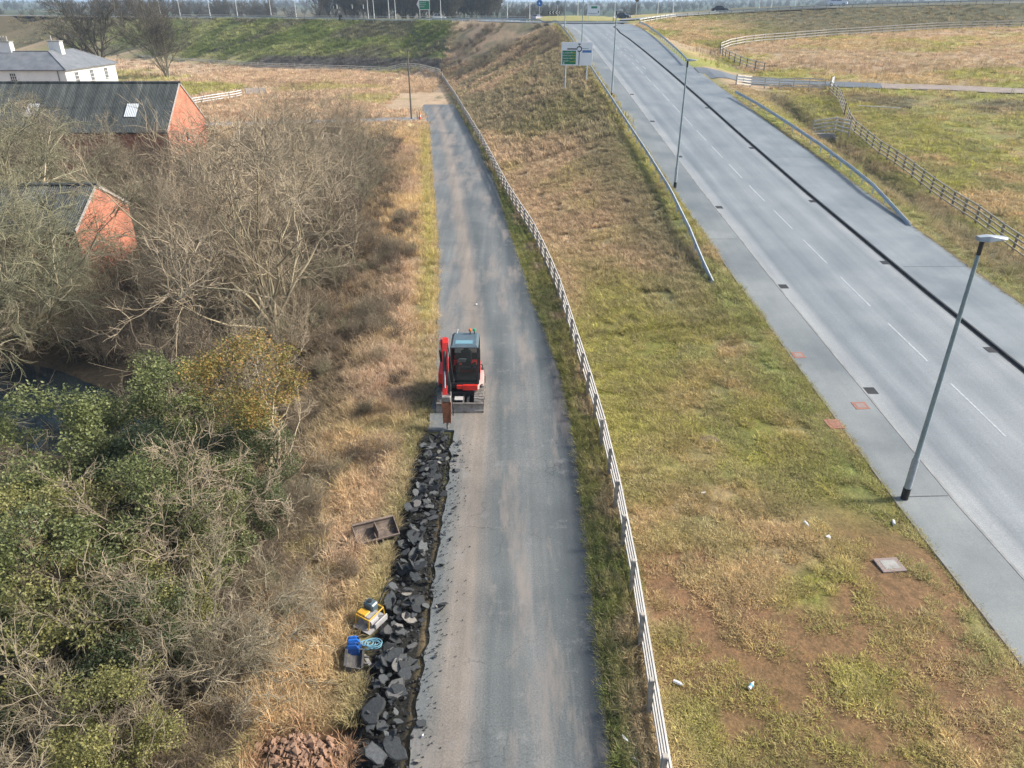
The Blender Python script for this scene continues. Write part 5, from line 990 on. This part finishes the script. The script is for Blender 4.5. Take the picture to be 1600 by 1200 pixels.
crawler(-.77); crawler(.77)
B().box((0, 0, .42), (1.2, 1.5, .3), .05).build('undercarriage', M_DARK, ex); B().tube([(0, 0, .55), (0, 0, .74)], .42, 24).build('slew_ring', M_DARK, ex)
bl = B(); prof = [(-1.5, .03), (-1.44, .16), (-1.42, .3), (-1.47, .42), (-1.43, .44), (-1.375, .3), (-1.395, .14), (-1.46, .02)]; bl.prism(prof, 1.96, None, 'x'); bl = bl.build('dozer_blade', M_STEEL, ex)
B().box((0, -1.49, .05), (1.96, .03, .1)).build('cutting_edge', M_STEEL, bl)
for s in (-1, 1): B().beam((s*.32, -1.4, .28), (s*.32, -.5, .36), .1, .16).build('blade_arm', M_DARK, bl); B().box((s*.9, -1.38, .22), (.04, .1, .36)).build('end_plate', M_STEEL, bl)
B().tube([(.12, -1.36, .36), (.12, -.7, .46)], .055, 10).build('blade_ram', M_CHROME, bl)
B().box((-.05, -1.18, .5), (.35, .25, .03), 0, (.1, 0, 0)).build('step_plate', M_PALEP, ex)
# upper structure
B().box((0, .12, .82), (1.86, 1.75, .14), .05).build('deck', M_DARK, ex)
tail = []; 
for k in range(13): a_ = R(180*k/12); tail.append((.94*math.cos(a_), .55+.72*math.sin(a_)))
B().prism([(x*.86, y) for x, y in tail]+[(-.8, .2), (.8, .2)], .5, Matrix.Translation((0, 0, 1.1)), 'z').build('counterweight', M_RED, ex, True)
B().hull([(-.95, -.55, .78), (-.62, -.72, .78), (-.62, .6, .78), (-.95, .6, .78), (-.93, -.5, 1.32), (-.62, -.62, 1.32), (-.62, .6, 1.5), (-.92, .6, 1.5)]).build('side_cover', M_RED, ex)
B().hull([(.1, -.92, .74), (.72, -.92, .74), (.12, -.9, .96), (.7, -.9, .96), (.1, -.7, .74), (.74, -.7, .74), (.1, -.7, .98), (.74, -.7, .98)]).build('front_skirt', M_RED, ex); B().box((-.02, -.84, .86), (.28, .1, .18), .02).build('front_skirt', M_RED, ex)
B().hull([(.73, -.86, .74), (.95, -.5, .74), (.95, .5, .74), (.73, .5, .74), (.73, -.84, .96), (.92, -.5, .96), (.92, .5, .98), (.73, .5, .98)]).build('side_skirt', pm('faded_red_panel', (.62, .32, .28), (.55, .4, .36), 3, .5), ex)
# cab
cab = empty('cab'); cab.parent = ex; x0, x1 = -.36, .74; fb, ft, rb, zt, zb_ = -.78, -.42, .86, 2.5, .98
def bar(p, q, w=.07, name='cab_pillar', m=M_BLKPAINT): return B().beam(p, q, w, w).build(name, m, cab)
for x in (x0, x1):
    bar((x, fb, zb_), (x, ft, zt)); bar((x, rb, zb_), (x, rb-.05, zt)); bar((x, .2, zb_), (x, .18, zt)); bar((x, fb, zb_), (x, rb, zb_), .08, 'cab_sill')
    b = B(); b.add([(x, fb+.04, zb_+.05), (x, rb-.02, zb_+.05), (x, rb-.06, zt-.02), (x, ft+.03, zt-.02)], [(0, 1, 2, 3)]); b.build('side_window', M_CABGLASS, cab)
bar((x0, fb, zb_), (x1, fb, zb_), .08, 'cab_sill'); bar((x0, fb+.19, 1.72), (x1, fb+.19, 1.72), .035, 'window_bar')
b = B(); b.add([(x0+.03, fb, zb_+.04), (x1-.03, fb, zb_+.04), (x1-.03, ft, zt-.03), (x0+.03, ft, zt-.03)], [(0, 1, 2, 3)]); b.build('windscreen', M_CABGLASS, cab)
b = B(); b.add([(x0+.03, rb, zb_+.5), (x1-.03, rb, zb_+.5), (x1-.03, rb-.05, zt-.03), (x0+.03, rb-.05, zt-.03)], [(0, 1, 2, 3)]); b.build('rear_window', M_CABGLASS, cab)
rf = B().hull([(x0-.03, ft-.14, zt), (x1+.03, ft-.14, zt), (x0-.03, rb+.02, zt), (x1+.03, rb+.02, zt), (x0+.06, ft-.02, zt+.1), (x1-.06, ft-.02, zt+.1), (x0+.08, rb-.1, zt+.12), (x1-.08, rb-.1, zt+.12), (x0, ft-.15, zt+.04), (x1, ft-.15, zt+.04)]).build('cab_roof', M_ROOF, cab)
B().box(((x0+x1)/2-.02, ft+.22, zt+.112), (.72, .34, .02), 0, (R(1.2), 0, 0)).build('roof_window', M_SKYL, rf)
for x, m_ in ((.38, pm('beacon_orange', (.75, .2, .05), None, 2, .2)), (.56, pm('beacon_green', (.02, .4, .2), None, 2, .2))):
    be = B().tube([(x, rb-.22, zt+.1), (x, rb-.22, zt+.24)], .022, 8).build('beacon_stem', M_BLKPAINT, rf); B().hull([(x+.06*math.cos(a_)*c_, rb-.22+.06*math.sin(a_)*c_, zt+.24+h_) for a_ in [k*.785 for k in range(8)] for h_, c_ in ((0, .8), (.03, 1), (.09, 1), (.12, .6))]).build('beacon_lens', m_, be)
B().tube([(-.2, rb-.15, zt+.1), (-.14, rb-.1, zt+.28)], .03, 8).build('work_light', M_WHITE, rf)
B().box((x0+.5, .1, 1.0), (1.0, 1.3, .06)).build('cab_floor', M_DARK, cab); B().box(((x0+x1)/2, rb-.05, 1.3), (x1-x0-.1, .05, .72)).build('rear_panel', M_DARK, cab); st_ = B(); st_.box((.2, .28, 1.28), (.5, .5, .14), .05); st_.box((.2, .54, 1.62), (.46, .14, .6), .05); st_.box((.2, .56, 2.0), (.24, .1, .18), .04); st_.build('seat', M_DARK, cab)
B().box((.05, -.08, 1.72), (.34, .03, .24), .01, (.5, .2, .35)).build('paper_sheet', pm('pale_blue_paper', (.55, .66, .7), (.5, .6, .64), 2, .7, fine=False), cab)
for s in (-.14, .56): B().box((s, .1, 1.3), (.14, .5, .3), .03).build('armrest_console', M_DARK, cab)
for s in (-.1, .5): B().tube([(s, -.1, 1.4), (s, -.13, 1.62)], .025, 8).build('control_lever', M_BLACK, cab)
mi = B(); mi.tube([(x1, -.42, 1.7), (x1+.16, -.48, 1.72), (x1+.18, -.48, 1.62)], .014, 6); mi.box((x1+.19, -.48, 1.6), (.03, .13, .2), .01); mi.build('mirror', M_BLKPAINT, cab)
hr = B(); hr.tube([(x1+.06, -.55, 1.05), (x1+.08, -.52, 1.6), (x1+.08, -.3, 2.3), (x1+.05, .1, 2.42)], .018, 6); hr.build('grab_rail', M_BLKPAINT, cab)
# boom, arm, breaker
bx = -.58
B().prism([(-1.2, .78), (-.8, .74), (-.72, 1.12), (-1.12, 1.2)], .3, Matrix.Translation((bx+.05, 0, 0)), 'x').build('swing_bracket', M_DARK, ex)
boom = B(); boom.prism([(-1.0, .92), (-.82, .98), (-.92, 1.8), (-1.02, 2.35), (-1.38, 2.98), (-1.52, 3.32), (-1.7, 3.3), (-1.62, 2.95), (-1.3, 2.3), (-1.16, 1.8)], .2, Matrix.Translation((bx+.04, 0, 0)), 'x'); boom = boom.build('boom', M_RED, ex)
B().tube([(bx+.04, -1.25, 1.05), (bx+.04, -1.3, 1.65)], .06, 10).build('boom_ram', M_DARK, boom); B().tube([(bx+.04, -1.3, 1.65), (bx+.04, -1.38, 2.5)], .032, 10).build('boom_ram_rod', M_CHROME, boom)
B().tube([(bx-.15, -.95, 2.1), (bx-.15, -1.2, 2.7)], .055, 10).build('arm_ram', M_DARK, boom); B().tube([(bx-.15, -1.2, 2.7), (bx-.1, -1.5, 3.28)], .03, 10).build('arm_ram_rod', M_CHROME, boom)
arm = B(); arm.prism([(-1.5, 3.34), (-1.62, 3.46), (-1.82, 3.3), (-2.2, 2.45), (-2.52, 1.7), (-2.62, 1.42), (-2.5, 1.38), (-2.36, 1.66), (-1.98, 2.4), (-1.62, 3.1)], .17, Matrix.Translation((bx+.1, 0, 0)), 'x'); arm = arm.build('dipper_arm', M_RED, ex)
for s in (-1, 1): B().prism([(-1.4, 3.28), (-1.58, 3.42), (-1.75, 3.28), (-1.62, 3.1)], .03, Matrix.Translation((bx+.08+s*.13, 0, 0)), 'x').build('pivot_plate', M_RED, arm)
B().tube([(bx+.1, -1.92, 3.0), (bx+.11, -2.28, 2.3)], .055, 10).build('tool_ram', M_DARK, arm); B().tube([(bx+.11, -2.28, 2.3), (bx+.12, -2.58, 1.72)], .03, 10).build('tool_ram_rod', M_CHROME, arm)
for k in range(5):
    s = k*.03-.06; B().tube([(bx+.28+s, -1.0, 1.1+.05*k), (bx+.3+s, -1.35, 1.35), (bx+.27+s*.6, -1.45, 2.0), (bx+.24, -1.5, 2.7), (bx+.2, -1.75, 3.2), (bx+.22, -2.2, 2.7-.05*k), (bx+.26+s, -2.5, 1.8)], .02, 6).build('hose', M_BLACK, boom)
qh = B(); qh.box((bx+.16, -2.62, 1.3), (.36, .3, .26), .03); 
for s in (-1, 1): qh.prism([(-2.8, 1.0), (-2.5, .98), (-2.42, 1.48), (-2.62, 1.56)], .03, Matrix.Translation((bx+.16+s*.17, 0, 0)), 'x')
qh.build('quick_hitch', M_STEEL, arm)
bk = B(); M4 = Matrix.Translation((bx+.17, -2.66, 1.14)) @ Euler((R(-7), 0, 0)).to_matrix().to_4x4(); bk.box((0, 0, 0), (.001, .001, .001)); bk = B()
bk.hull([tuple(M4 @ Vector(p)) for p in [(-.15, -.12, 0), (.15, -.12, 0), (.15, .12, 0), (-.15, .12, 0), (-.12, -.1, -.85), (.12, -.1, -.85), (.12, .1, -.85), (-.12, .1, -.85)]]); bk = bk.build('breaker', M_RUST, ex)
B().add([], []); pl_ = B()
for s in (-1, 1): pl_.hull([tuple(M4 @ Vector(p)) for p in [(s*.15, -.15, .05), (s*.18, -.15, .05), (s*.15, .15, .05), (s*.18, .15, .05), (s*.125, -.12, -.88), (s*.155, -.12, -.88), (s*.125, .12, -.88), (s*.155, .12, -.88)]])
pl_.build('side_plate', M_RUST, bk); B().tube([tuple(M4 @ Vector((0, 0, -.85))), tuple(M4 @ Vector((0, 0, -1.08))), tuple(M4 @ Vector((0, 0, -1.17)))], [.045, .045, .01], 10).build('chisel', M_STEEL, bk)
B().tube([(bx+.3, -2.5, 1.5), (bx+.42, -2.7, .9), (bx+.4, -2.6, .5), (bx+.28, -2.68, .75)], .018, 6).build('hose', M_BLACK, bk)

# ------------------------------------------------------------------ broken asphalt
def slab_mesh(seed, n, thick, asp):
    r = random.Random(seed); n = 11; rings = []; rad = [r.uniform(.72, 1.1) for _ in range(n)]; k0 = r.randrange(n); rad[k0] *= .75
    for z, g, j in ((thick*.5, .9, .05), (thick*.3, 1.0, .06), (-thick*.25, 1.03, .1), (-thick*.5, .86, .12)):
        rings.append([((rad[k]*g+r.uniform(-j, j))*math.cos(2*math.pi*k/n), (rad[k]*g+r.uniform(-j, j))*asp*math.sin(2*math.pi*k/n), z+r.uniform(-.025, .025)) for k in range(n)])
    b = B(); vs = [p for q in rings for p in q]+[(0, 0, thick*.5+r.uniform(-.02, .03)), (0, 0, -thick*.5)]
    fs = [(i*n+k, i*n+(k+1) % n, (i+1)*n+(k+1) % n, (i+1)*n+k) for i in range(3) for k in range(n)]+[(k, (k+1) % n, 4*n) for k in range(n)]+[(3*n+k, 3*n+(k+1) % n, 4*n+1) for k in range(n)]
    b.add(vs, fs); return b.mesh('asphalt_chunk')
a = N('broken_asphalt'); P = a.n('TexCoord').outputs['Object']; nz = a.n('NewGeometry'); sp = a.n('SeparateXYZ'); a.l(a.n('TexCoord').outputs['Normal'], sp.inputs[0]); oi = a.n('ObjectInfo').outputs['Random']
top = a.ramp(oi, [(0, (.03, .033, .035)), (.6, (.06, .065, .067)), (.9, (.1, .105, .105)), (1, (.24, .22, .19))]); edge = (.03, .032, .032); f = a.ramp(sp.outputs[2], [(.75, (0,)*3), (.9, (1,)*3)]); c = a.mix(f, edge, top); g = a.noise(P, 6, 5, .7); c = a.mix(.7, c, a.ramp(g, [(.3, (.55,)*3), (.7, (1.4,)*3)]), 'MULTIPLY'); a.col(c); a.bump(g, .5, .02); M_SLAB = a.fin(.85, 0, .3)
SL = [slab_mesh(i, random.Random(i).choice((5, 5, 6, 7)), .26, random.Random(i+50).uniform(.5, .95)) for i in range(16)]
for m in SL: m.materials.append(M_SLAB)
rr_ = random.Random(4); G_SL = 'broken asphalt slabs heaped along the lane edge'
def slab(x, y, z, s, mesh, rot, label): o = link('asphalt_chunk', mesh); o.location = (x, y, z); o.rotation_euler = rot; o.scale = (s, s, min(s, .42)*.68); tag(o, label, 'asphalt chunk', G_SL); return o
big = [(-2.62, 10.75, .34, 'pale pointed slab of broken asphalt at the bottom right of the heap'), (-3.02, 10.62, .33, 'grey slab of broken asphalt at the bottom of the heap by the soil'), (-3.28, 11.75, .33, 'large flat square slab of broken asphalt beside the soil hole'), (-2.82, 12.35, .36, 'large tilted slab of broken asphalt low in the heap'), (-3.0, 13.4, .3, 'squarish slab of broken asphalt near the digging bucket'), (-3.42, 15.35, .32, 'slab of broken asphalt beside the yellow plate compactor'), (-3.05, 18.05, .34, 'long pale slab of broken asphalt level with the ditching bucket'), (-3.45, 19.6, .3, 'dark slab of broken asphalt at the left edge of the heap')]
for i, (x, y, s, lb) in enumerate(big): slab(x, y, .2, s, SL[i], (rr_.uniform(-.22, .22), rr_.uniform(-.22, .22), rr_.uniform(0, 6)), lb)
for i in range(285):
    y = 10+14.4*rr_.random()**.9; hw_ = .58; x = -2.92+rr_.gauss(0, .28); x = max(-3.6, min(-2.35, x)); s = rr_.choice((.08, .1, .12, .15, .18, .24)); t = rr_.random()
    if rr_.random() < .1: x = -2.2+rr_.random()*.3; s *= .6; z = .06
    else: z = .02+.3*t*(1-((x+2.92)/.8)**2)
    ti = .55 if y > 15.5 else .38
    slab(x, y, z, s, SL[rr_.randrange(16)], (rr_.gauss(0, ti), rr_.gauss(0, ti), rr_.uniform(0, 6.3)), ('pale' if i % 23 == 0 else 'dark')+(' large' if s > .2 else ' middling' if s > .11 else ' small')+' broken asphalt piece '+('spilled onto the lane surface' if x > -2.25 else ['at the bottom of the heap by the soil', 'in the heap beside the digging bucket', 'in the heap beside the plate compactor', 'in the heap beside the ditching bucket', 'in the heap halfway to the excavator', 'at the top of the heap below the breaker'][0 if y < 12.4 else 1 if y < 14 else 2 if y < 16 else 3 if y < 19.2 else 4 if y < 22 else 5]))
b = B()
for i in range(1500):
    y = 9.5+15*rr_.random(); x = rr_.uniform(-3.62, -2.25) if rr_.random() < .72 else -2.25+abs(rr_.gauss(0, .35)); s = rr_.uniform(.015, .06)*(1 if x < -2.25 else .5); z = (rr_.uniform(-.08, .05) if x < -2.25 else .03); M_ = Matrix.Translation((x, y, z)) @ Euler((rr_.uniform(0, 3), rr_.uniform(0, 3), 0)).to_matrix().to_4x4(); b.add([(s, 0, 0), (-s, .2*s, 0), (0, s, 0), (0, -s, .1*s), (0, 0, s*.8), (0, 0, -s*.8)], [(0, 2, 4), (2, 1, 4), (1, 3, 4), (3, 0, 4), (2, 0, 5), (1, 2, 5), (3, 1, 5), (0, 3, 5)], M_)
tag(b.build('asphalt_rubble', pm('dark_asphalt_crumbs', (.03, .032, .034), (.055, .057, .058), 8, .9, obj=False)), 'dark crumbled asphalt rubble spilled along the lane edge', 'rubble', None, 'stuff')
# soil heap: clods
M_CLOD = pm('red_brown_clay', (.33, .205, .135), (.19, .112, .072), 6, .95, 0, .5, obj=False); b = B(); CL = []
for i in range(420):
    x = -4.75+rr_.gauss(0, .5); y = 10.65+rr_.gauss(0, .33); s = rr_.uniform(.02, .075) if i > 60 else rr_.uniform(.07, .13); n = [(rr_.gauss(0, 1), rr_.gauss(0, 1), rr_.gauss(0, 1)) for _ in range(9)]; pts = [tuple(s*c_/max(.3, math.sqrt(sum(q*q for q in v))) for c_ in v) for v in n]; b.hull(pts, Matrix.Translation((x, y, g1(x, y)+s*.4)))
tag(b.build('soil_clods', M_CLOD), 'heap of red brown clay clods at the bottom edge', 'soil', None, 'stuff')

# ------------------------------------------------------------------ tools on the verge
def bucket(name, label, loc, rz, w, mat, d=.55, rot=None, h=.5):
    r = empty(name, loc, rz, rot); tag(r, label, 'bucket'); prof = []
    for k in range(9): a_ = R(200+140*k/8*1.25); prof.append((d*.5*math.cos(a_)*1.1, h*.55+h*.55*math.sin(a_)))
    inn = [(y*.93, z*.93+.03) for y, z in prof]; sh = B(); sh.prism(prof+inn[::-1], w, None, 'x'); s = sh.build('shell', mat, r)
    for q in (-1, 1): B().prism(prof, .03, Matrix.Translation((q*w/2, 0, 0)), 'x').build('side_plate', mat, r)
    B().beam((-w/2, prof[-1][0], prof[-1][1]), (w/2, prof[-1][0], prof[-1][1]), .07, .03).build('lip', mat, r)
    B().beam((-w/2, prof[0][0], prof[0][1]), (w/2, prof[0][0], prof[0][1]), .05, .06).build('back_bar', mat, r)
    for q in (-1, 1): B().prism([(prof[1][0]-.2, prof[1][1]+.02), (prof[1][0], prof[1][1]-.1), (prof[2][0], prof[2][1]), (prof[0][0], prof[0][1])], .04, Matrix.Translation((q*.11, 0, 0)), 'x').build('hanger', mat, r)
    return r
M_BUCK = pm('brown_grey_rusty_bucket', (.2, .155, .125), (.11, .085, .07), 5, .85, .15, .3)
bk1 = bucket('ditching_bucket', 'wide rusty ditching bucket lying open on the dry verge grass', (-4.32, 18.3, g1(-4.32, 18.3)+.06), R(28), 1.35, M_BUCK, .62, (R(12), R(4), R(28)))
B().prism([(-.28, .1), (.26, .05), (.2, .42), (-.2, .4)], .025, None, 'x').build('stiffener', M_BUCK, bk1)
bucket('digging_bucket', 'narrow dark digging bucket standing beside the blue cans', (-4.02, 13.25, g1(-4.02, 13.25)+.05), R(100), .62, pm('dark_steel_bucket', (.11, .105, .1), (.06, .056, .052), 6, .7, .3), .4, (R(5), R(0), R(97)), .36)
pc = empty('plate_compactor', (-3.84, 14.62, g1(-3.84, 14.62)+.04), R(-32)); tag(pc, 'yellow and grey plate compactor with dark tank on the verge', 'compactor'); M_YELM = pm('machine_yellow', (.62, .36, .03), (.5, .28, .03), 4, .5); M_GREYM = pm('dusty_grey_casting', (.38, .37, .36), (.26, .25, .245), 6, .8)
B().hull([(-.28, -.36, .06), (.28, -.36, .06), (-.28, .34, .06), (.28, .34, .06), (-.26, -.25, 0), (.26, -.25, 0), (-.26, .22, 0), (.26, .22, 0), (-.28, -.4, .12), (.28, -.4, .12), (-.28, .38, .12), (.28, .38, .12)]).build('base_plate', M_GREYM, pc); B().box((.06, -.04, .27), (.3, .32, .26), .04).build('engine', M_GREYM, pc); B().tube([(.17, -.22, .3), (.17, .05, .3)], .1, 12).build('engine_cover', M_GREYM, pc)
tk = B().box((-.1, .17, .5), (.34, .26, .24), .04).build('water_tank', M_ROOF, pc); B().tube([(-.12, .17, .62), (-.12, .17, .66)], .06, 12).build('tank_cap', M_BLKPAINT, tk)
b = B(); 
for s in (-.26, .2): b.tube([(s, -.3, .14), (s, -.25, .42), (s, .32, .44), (s, .34, .14)], .022, 6)
b.tube([(-.26, -.25, .42), (.2, -.25, .42)], .022, 6); b.tube([(-.26, .32, .44), (.2, .32, .44)], .022, 6); b.build('roll_frame', M_YELM, pc); B().box((-.12, -.1, .45), (.3, .22, .05), .015).build('frame_cover', M_YELM, pc)
B().tube([(-.04, .3, .3), (-.04, .75, .72), (-.04, .95, .74)], .02, 6).build('handle', M_BLKPAINT, pc); B().box((.29, .1, .16), (.05, .5, .2), .02).build('side_wheel_guard', M_GREYM, pc)
def jerry(label, x, y, rz, m):
    j = empty('jerry_can', (x, y, g1(x, y)+.02), rz); tag(j, label, 'fuel can'); bd = B().hull([(s*.16, t*.09, z) for s in (-1, 1) for t in (-1, 1) for z in (0, .3)]+[(-.12, t*.07, .38) for t in (-1, 1)]+[(.1, t*.07, .38) for t in (-1, 1)]).build('body', m, j); b = B(); b.tube([(-.1, 0, .37), (-.08, 0, .44), (.06, 0, .44), (.08, 0, .37)], .018, 6); b.build('handle', m, j); B().tube([(.12, 0, .33), (.15, 0, .4)], .03, 8).build('cap', M_BLKPAINT, j)
jerry('bright blue plastic can behind the digging bucket', -4.12, 13.75, R(10), pm('blue_plastic', (.02, .14, .5), (.02, .11, .4), 3, .4)); jerry('darker blue plastic can touching the bright blue one', -4.1, 13.55, R(5), pm('dark_blue_plastic', (.015, .08, .3), (.015, .07, .25), 3, .4))
b = B()
for k in range(7):
    pts = []; ox, oy, rad = rr_.uniform(-.14, .16), rr_.uniform(-.06, .06), rr_.uniform(.12, .2)
    for q in range(15): a_ = 2*math.pi*q/14; pts.append((-3.72+ox+rad*1.15*math.cos(a_), 13.86+oy+rad*.8*math.sin(a_), g1(-3.72, 13.86)+.04+.02*k))
    b.tube(pts, .013, 6, False)
tag(b.build('coiled_hose', pm('pale_blue_hose', (.2, .4, .48), (.14, .3, .38), 4, .5)), 'pale blue hose coiled between the can and the compactor', 'hose')
tag(B().box((-3.72, 13.33, g1(-3.72, 13.33)+.06), (.1, .38, .06), .01, (0, .1, .6)).build('steel_wedge', M_STEEL), 'small grey steel bar lying right of the digging bucket', 'bar')

# ------------------------------------------------------------------ drains, covers, litter
M_GRATE = pm('cast_iron', (.035, .037, .04), (.06, .06, .062), 8, .6, .3); M_PINKC = pm('red_brick_surround', (.33, .14, .095), (.24, .13, .1), 6, .9)
def gully(x, y, label):
    z = float(zr(y))-.1; g = empty('drain_grate', (x, y, z)); g.rotation_euler = (math.atan(float(zr(y+1)-zr(y-1))/2), 0, 0); tag(g, label, 'drain grate', 'drain grates along the road')
    B().box((0, 0, .004), (.5, .5, .006)).build('pit', M_BLACK, g); fr3 = B()
    for s in (-1, 1): fr3.box((s*.24, 0, .008), (.04, .52, .014)); fr3.box((0, s*.24, .008), (.44, .04, .014))
    fr3.build('frame', M_GRATE, g)
    for k in range(5): B().box((-.16+k*.08, 0, .007), (.035, .44, .008)).build('bar', M_GRATE, g)
for i, y in enumerate((27.6, 38.8, 52.8, 66.6, 80.1, 94)): gully(float(kerbL(y))+.28, y, ['nearest', 'second', 'third', 'fourth', 'fifth', 'sixth'][i]+' drain grate up the left kerb of the main road')
for i, y in enumerate((31.3, 42.3, 54.2, 69.5, 86.5)): gully(float(kerbR(y))-.28, y, ['nearest', 'second', 'third', 'fourth', 'fifth'][i]+' drain grate up the right kerb of the main road')
def cover(name, label, x, y, w, d, rim, inner, rz=0, lift=.012, onroad=True):
    z = float(zr(y)) if onroad else g1(x, y)+.05; g = empty(name, (x, y, z), rz); g.rotation_euler = (math.atan(float(zr(y+1)-zr(y-1))/2) if onroad else 0, 0, rz); tag(g, label, 'cover')
    B().box((0, 0, lift-.03), (w, d, .06), .008).build('surround', rim, g); B().box((0, 0, lift-.024), (w*.62, d*.62, .06), .006).build('lid', inner, g)
M_PATCH = pm('pinkish_patch', (.27, .2, .175), (.22, .18, .165), 5, .8)
cover('chamber_cover', 'small pinkish chamber cover in the left footway farther up', 13.25, 30.6, .55, .55, M_PINKC, M_PATCH, .05); cover('chamber_cover', 'pinkish chamber cover in the left footway near the kerb', 14.35, 26.25, .6, .55, M_PINKC, M_PATCH, .05)
cover('brick_chamber', 'red brick square at the grass edge of the left footway', 12.72, 24.85, .6, .65, M_PINKC, M_PINKC, .1, .05); cover('concrete_cover', 'pale concrete chamber cover sunk in the verge grass', 11.35, 16.95, .75, .6, M_PATCH, M_CONC, .1, .02, False); cover('earth_cover', 'brown flat chamber cover half lost in the bank grass', 7.6, 24.1, .7, .5, pm('mud_brown', (.24, .17, .13), None, 5, .9), pm('mud_brown2', (.2, .14, .12), None, 5, .9), .1, -.01, False)
M_LIT = pm('white_litter', (.7, .72, .72), (.6, .62, .64), 6, .5); M_LITB = pm('blue_litter', (.1, .35, .55), (.08, .28, .45), 6, .5)
LT = [(4.12, 12.65, 'bottle', 'white crushed bottle right of the lane fence at the bottom'), (5.9, 12.55, 'bottle', 'blue and white bottle lying on the bare soil'), (9.55, 18.9, 'bottle', 'white bottle in the grass left of the near lamp'), (12.45, 19.05, 'bottle', 'clear bottle in the grass beside the near lamp base'), (10.05, 18.3, 'paper', 'small white scrap near the bottle in the verge grass'), (2.62, 11.1, 'paper', 'white scrap between the lane and the fence'), (2.75, 10.6, 'paper', 'second white scrap between the lane and the fence lower down'), (3.9, 49.5, 'paper', 'pale crumpled bag on the dry bank'), (3.3, 46.8, 'paper', 'small white scrap on the bank above the fence'), (5.6, 44.6, 'paper', 'white scrap in the middle of the dry bank'), (2.3, 46.2, 'paper', 'white bag caught on the lane fence'), (6.6, 20.6, 'paper', 'tiny white scrap in the tan verge grass'), (-2.05, 11.2, 'paper', 'tiny white scrap on the lane beside the rubble'), (10.3, 60, 'paper', 'white scrap near the guard rail'), (-2.0, 38.5, 'paper', 'white scrap on the lane verge')]
for i, (x, y, k, lb) in enumerate(LT):
    z = max(g1(x, y), 0.0 if -2.3 < x < 2 else -9)+.04
    if k == 'bottle': o = empty('bottle', (x, y, z+.03), 0, (R(90), 0, rr_.uniform(0, 3))); tag(o, lb, 'litter'); B().tube([(0, 0, -.12), (0, 0, .06), (0, 0, .1), (0, 0, .14)], [.045, .045, .02, .02], 10).build('body', M_LIT, o); B().tube([(0, 0, -.05), (0, 0, .03)], .047, 10).build('label_band', M_LITB if 'blue' in lb else M_LIT, o)
    else:
        s = .12 if 'bag' in lb else .05; b = B(); b.hull([(rr_.gauss(0, s), rr_.gauss(0, s), rr_.uniform(0, s)) for _ in range(9)]); o = b.build('litter_scrap', M_LIT); o.location = (x, y, z); tag(o, lb, 'litter')
pl = empty('plank', (39.5, 88.4, g1(39.5, 88.4)+.5), R(-12)); tag(pl, 'pale fallen rail lying in the dark scrub by the field fence', 'plank'); B().box((2.2, 0, 0), (4.6, .12, .1), .01, (0, .03, 0)).build('board', M_RAILPALE, pl)

# ------------------------------------------------------------------ haze over the far country
hb = B(); hb.box((0, 3900, 16), (14000, 8200, 80)); hz = hb.build('haze', None); 
m = bpy.data.materials.new('air_haze'); m.use_nodes = True; t = m.node_tree; t.nodes.remove(t.nodes['Principled BSDF']); pv = t.nodes.new('ShaderNodeVolumePrincipled'); pv.inputs['Color'].default_value = (.62, .8, 1.0, 1); pv.inputs['Density'].default_value = .00026; pv.inputs['Anisotropy'].default_value = .2
t.links.new(pv.outputs[0], t.nodes['Material Output'].inputs['Volume']); hz.data.materials.append(m); tag(hz, 'thin blue haze over the far country', 'haze', None, 'stuff')
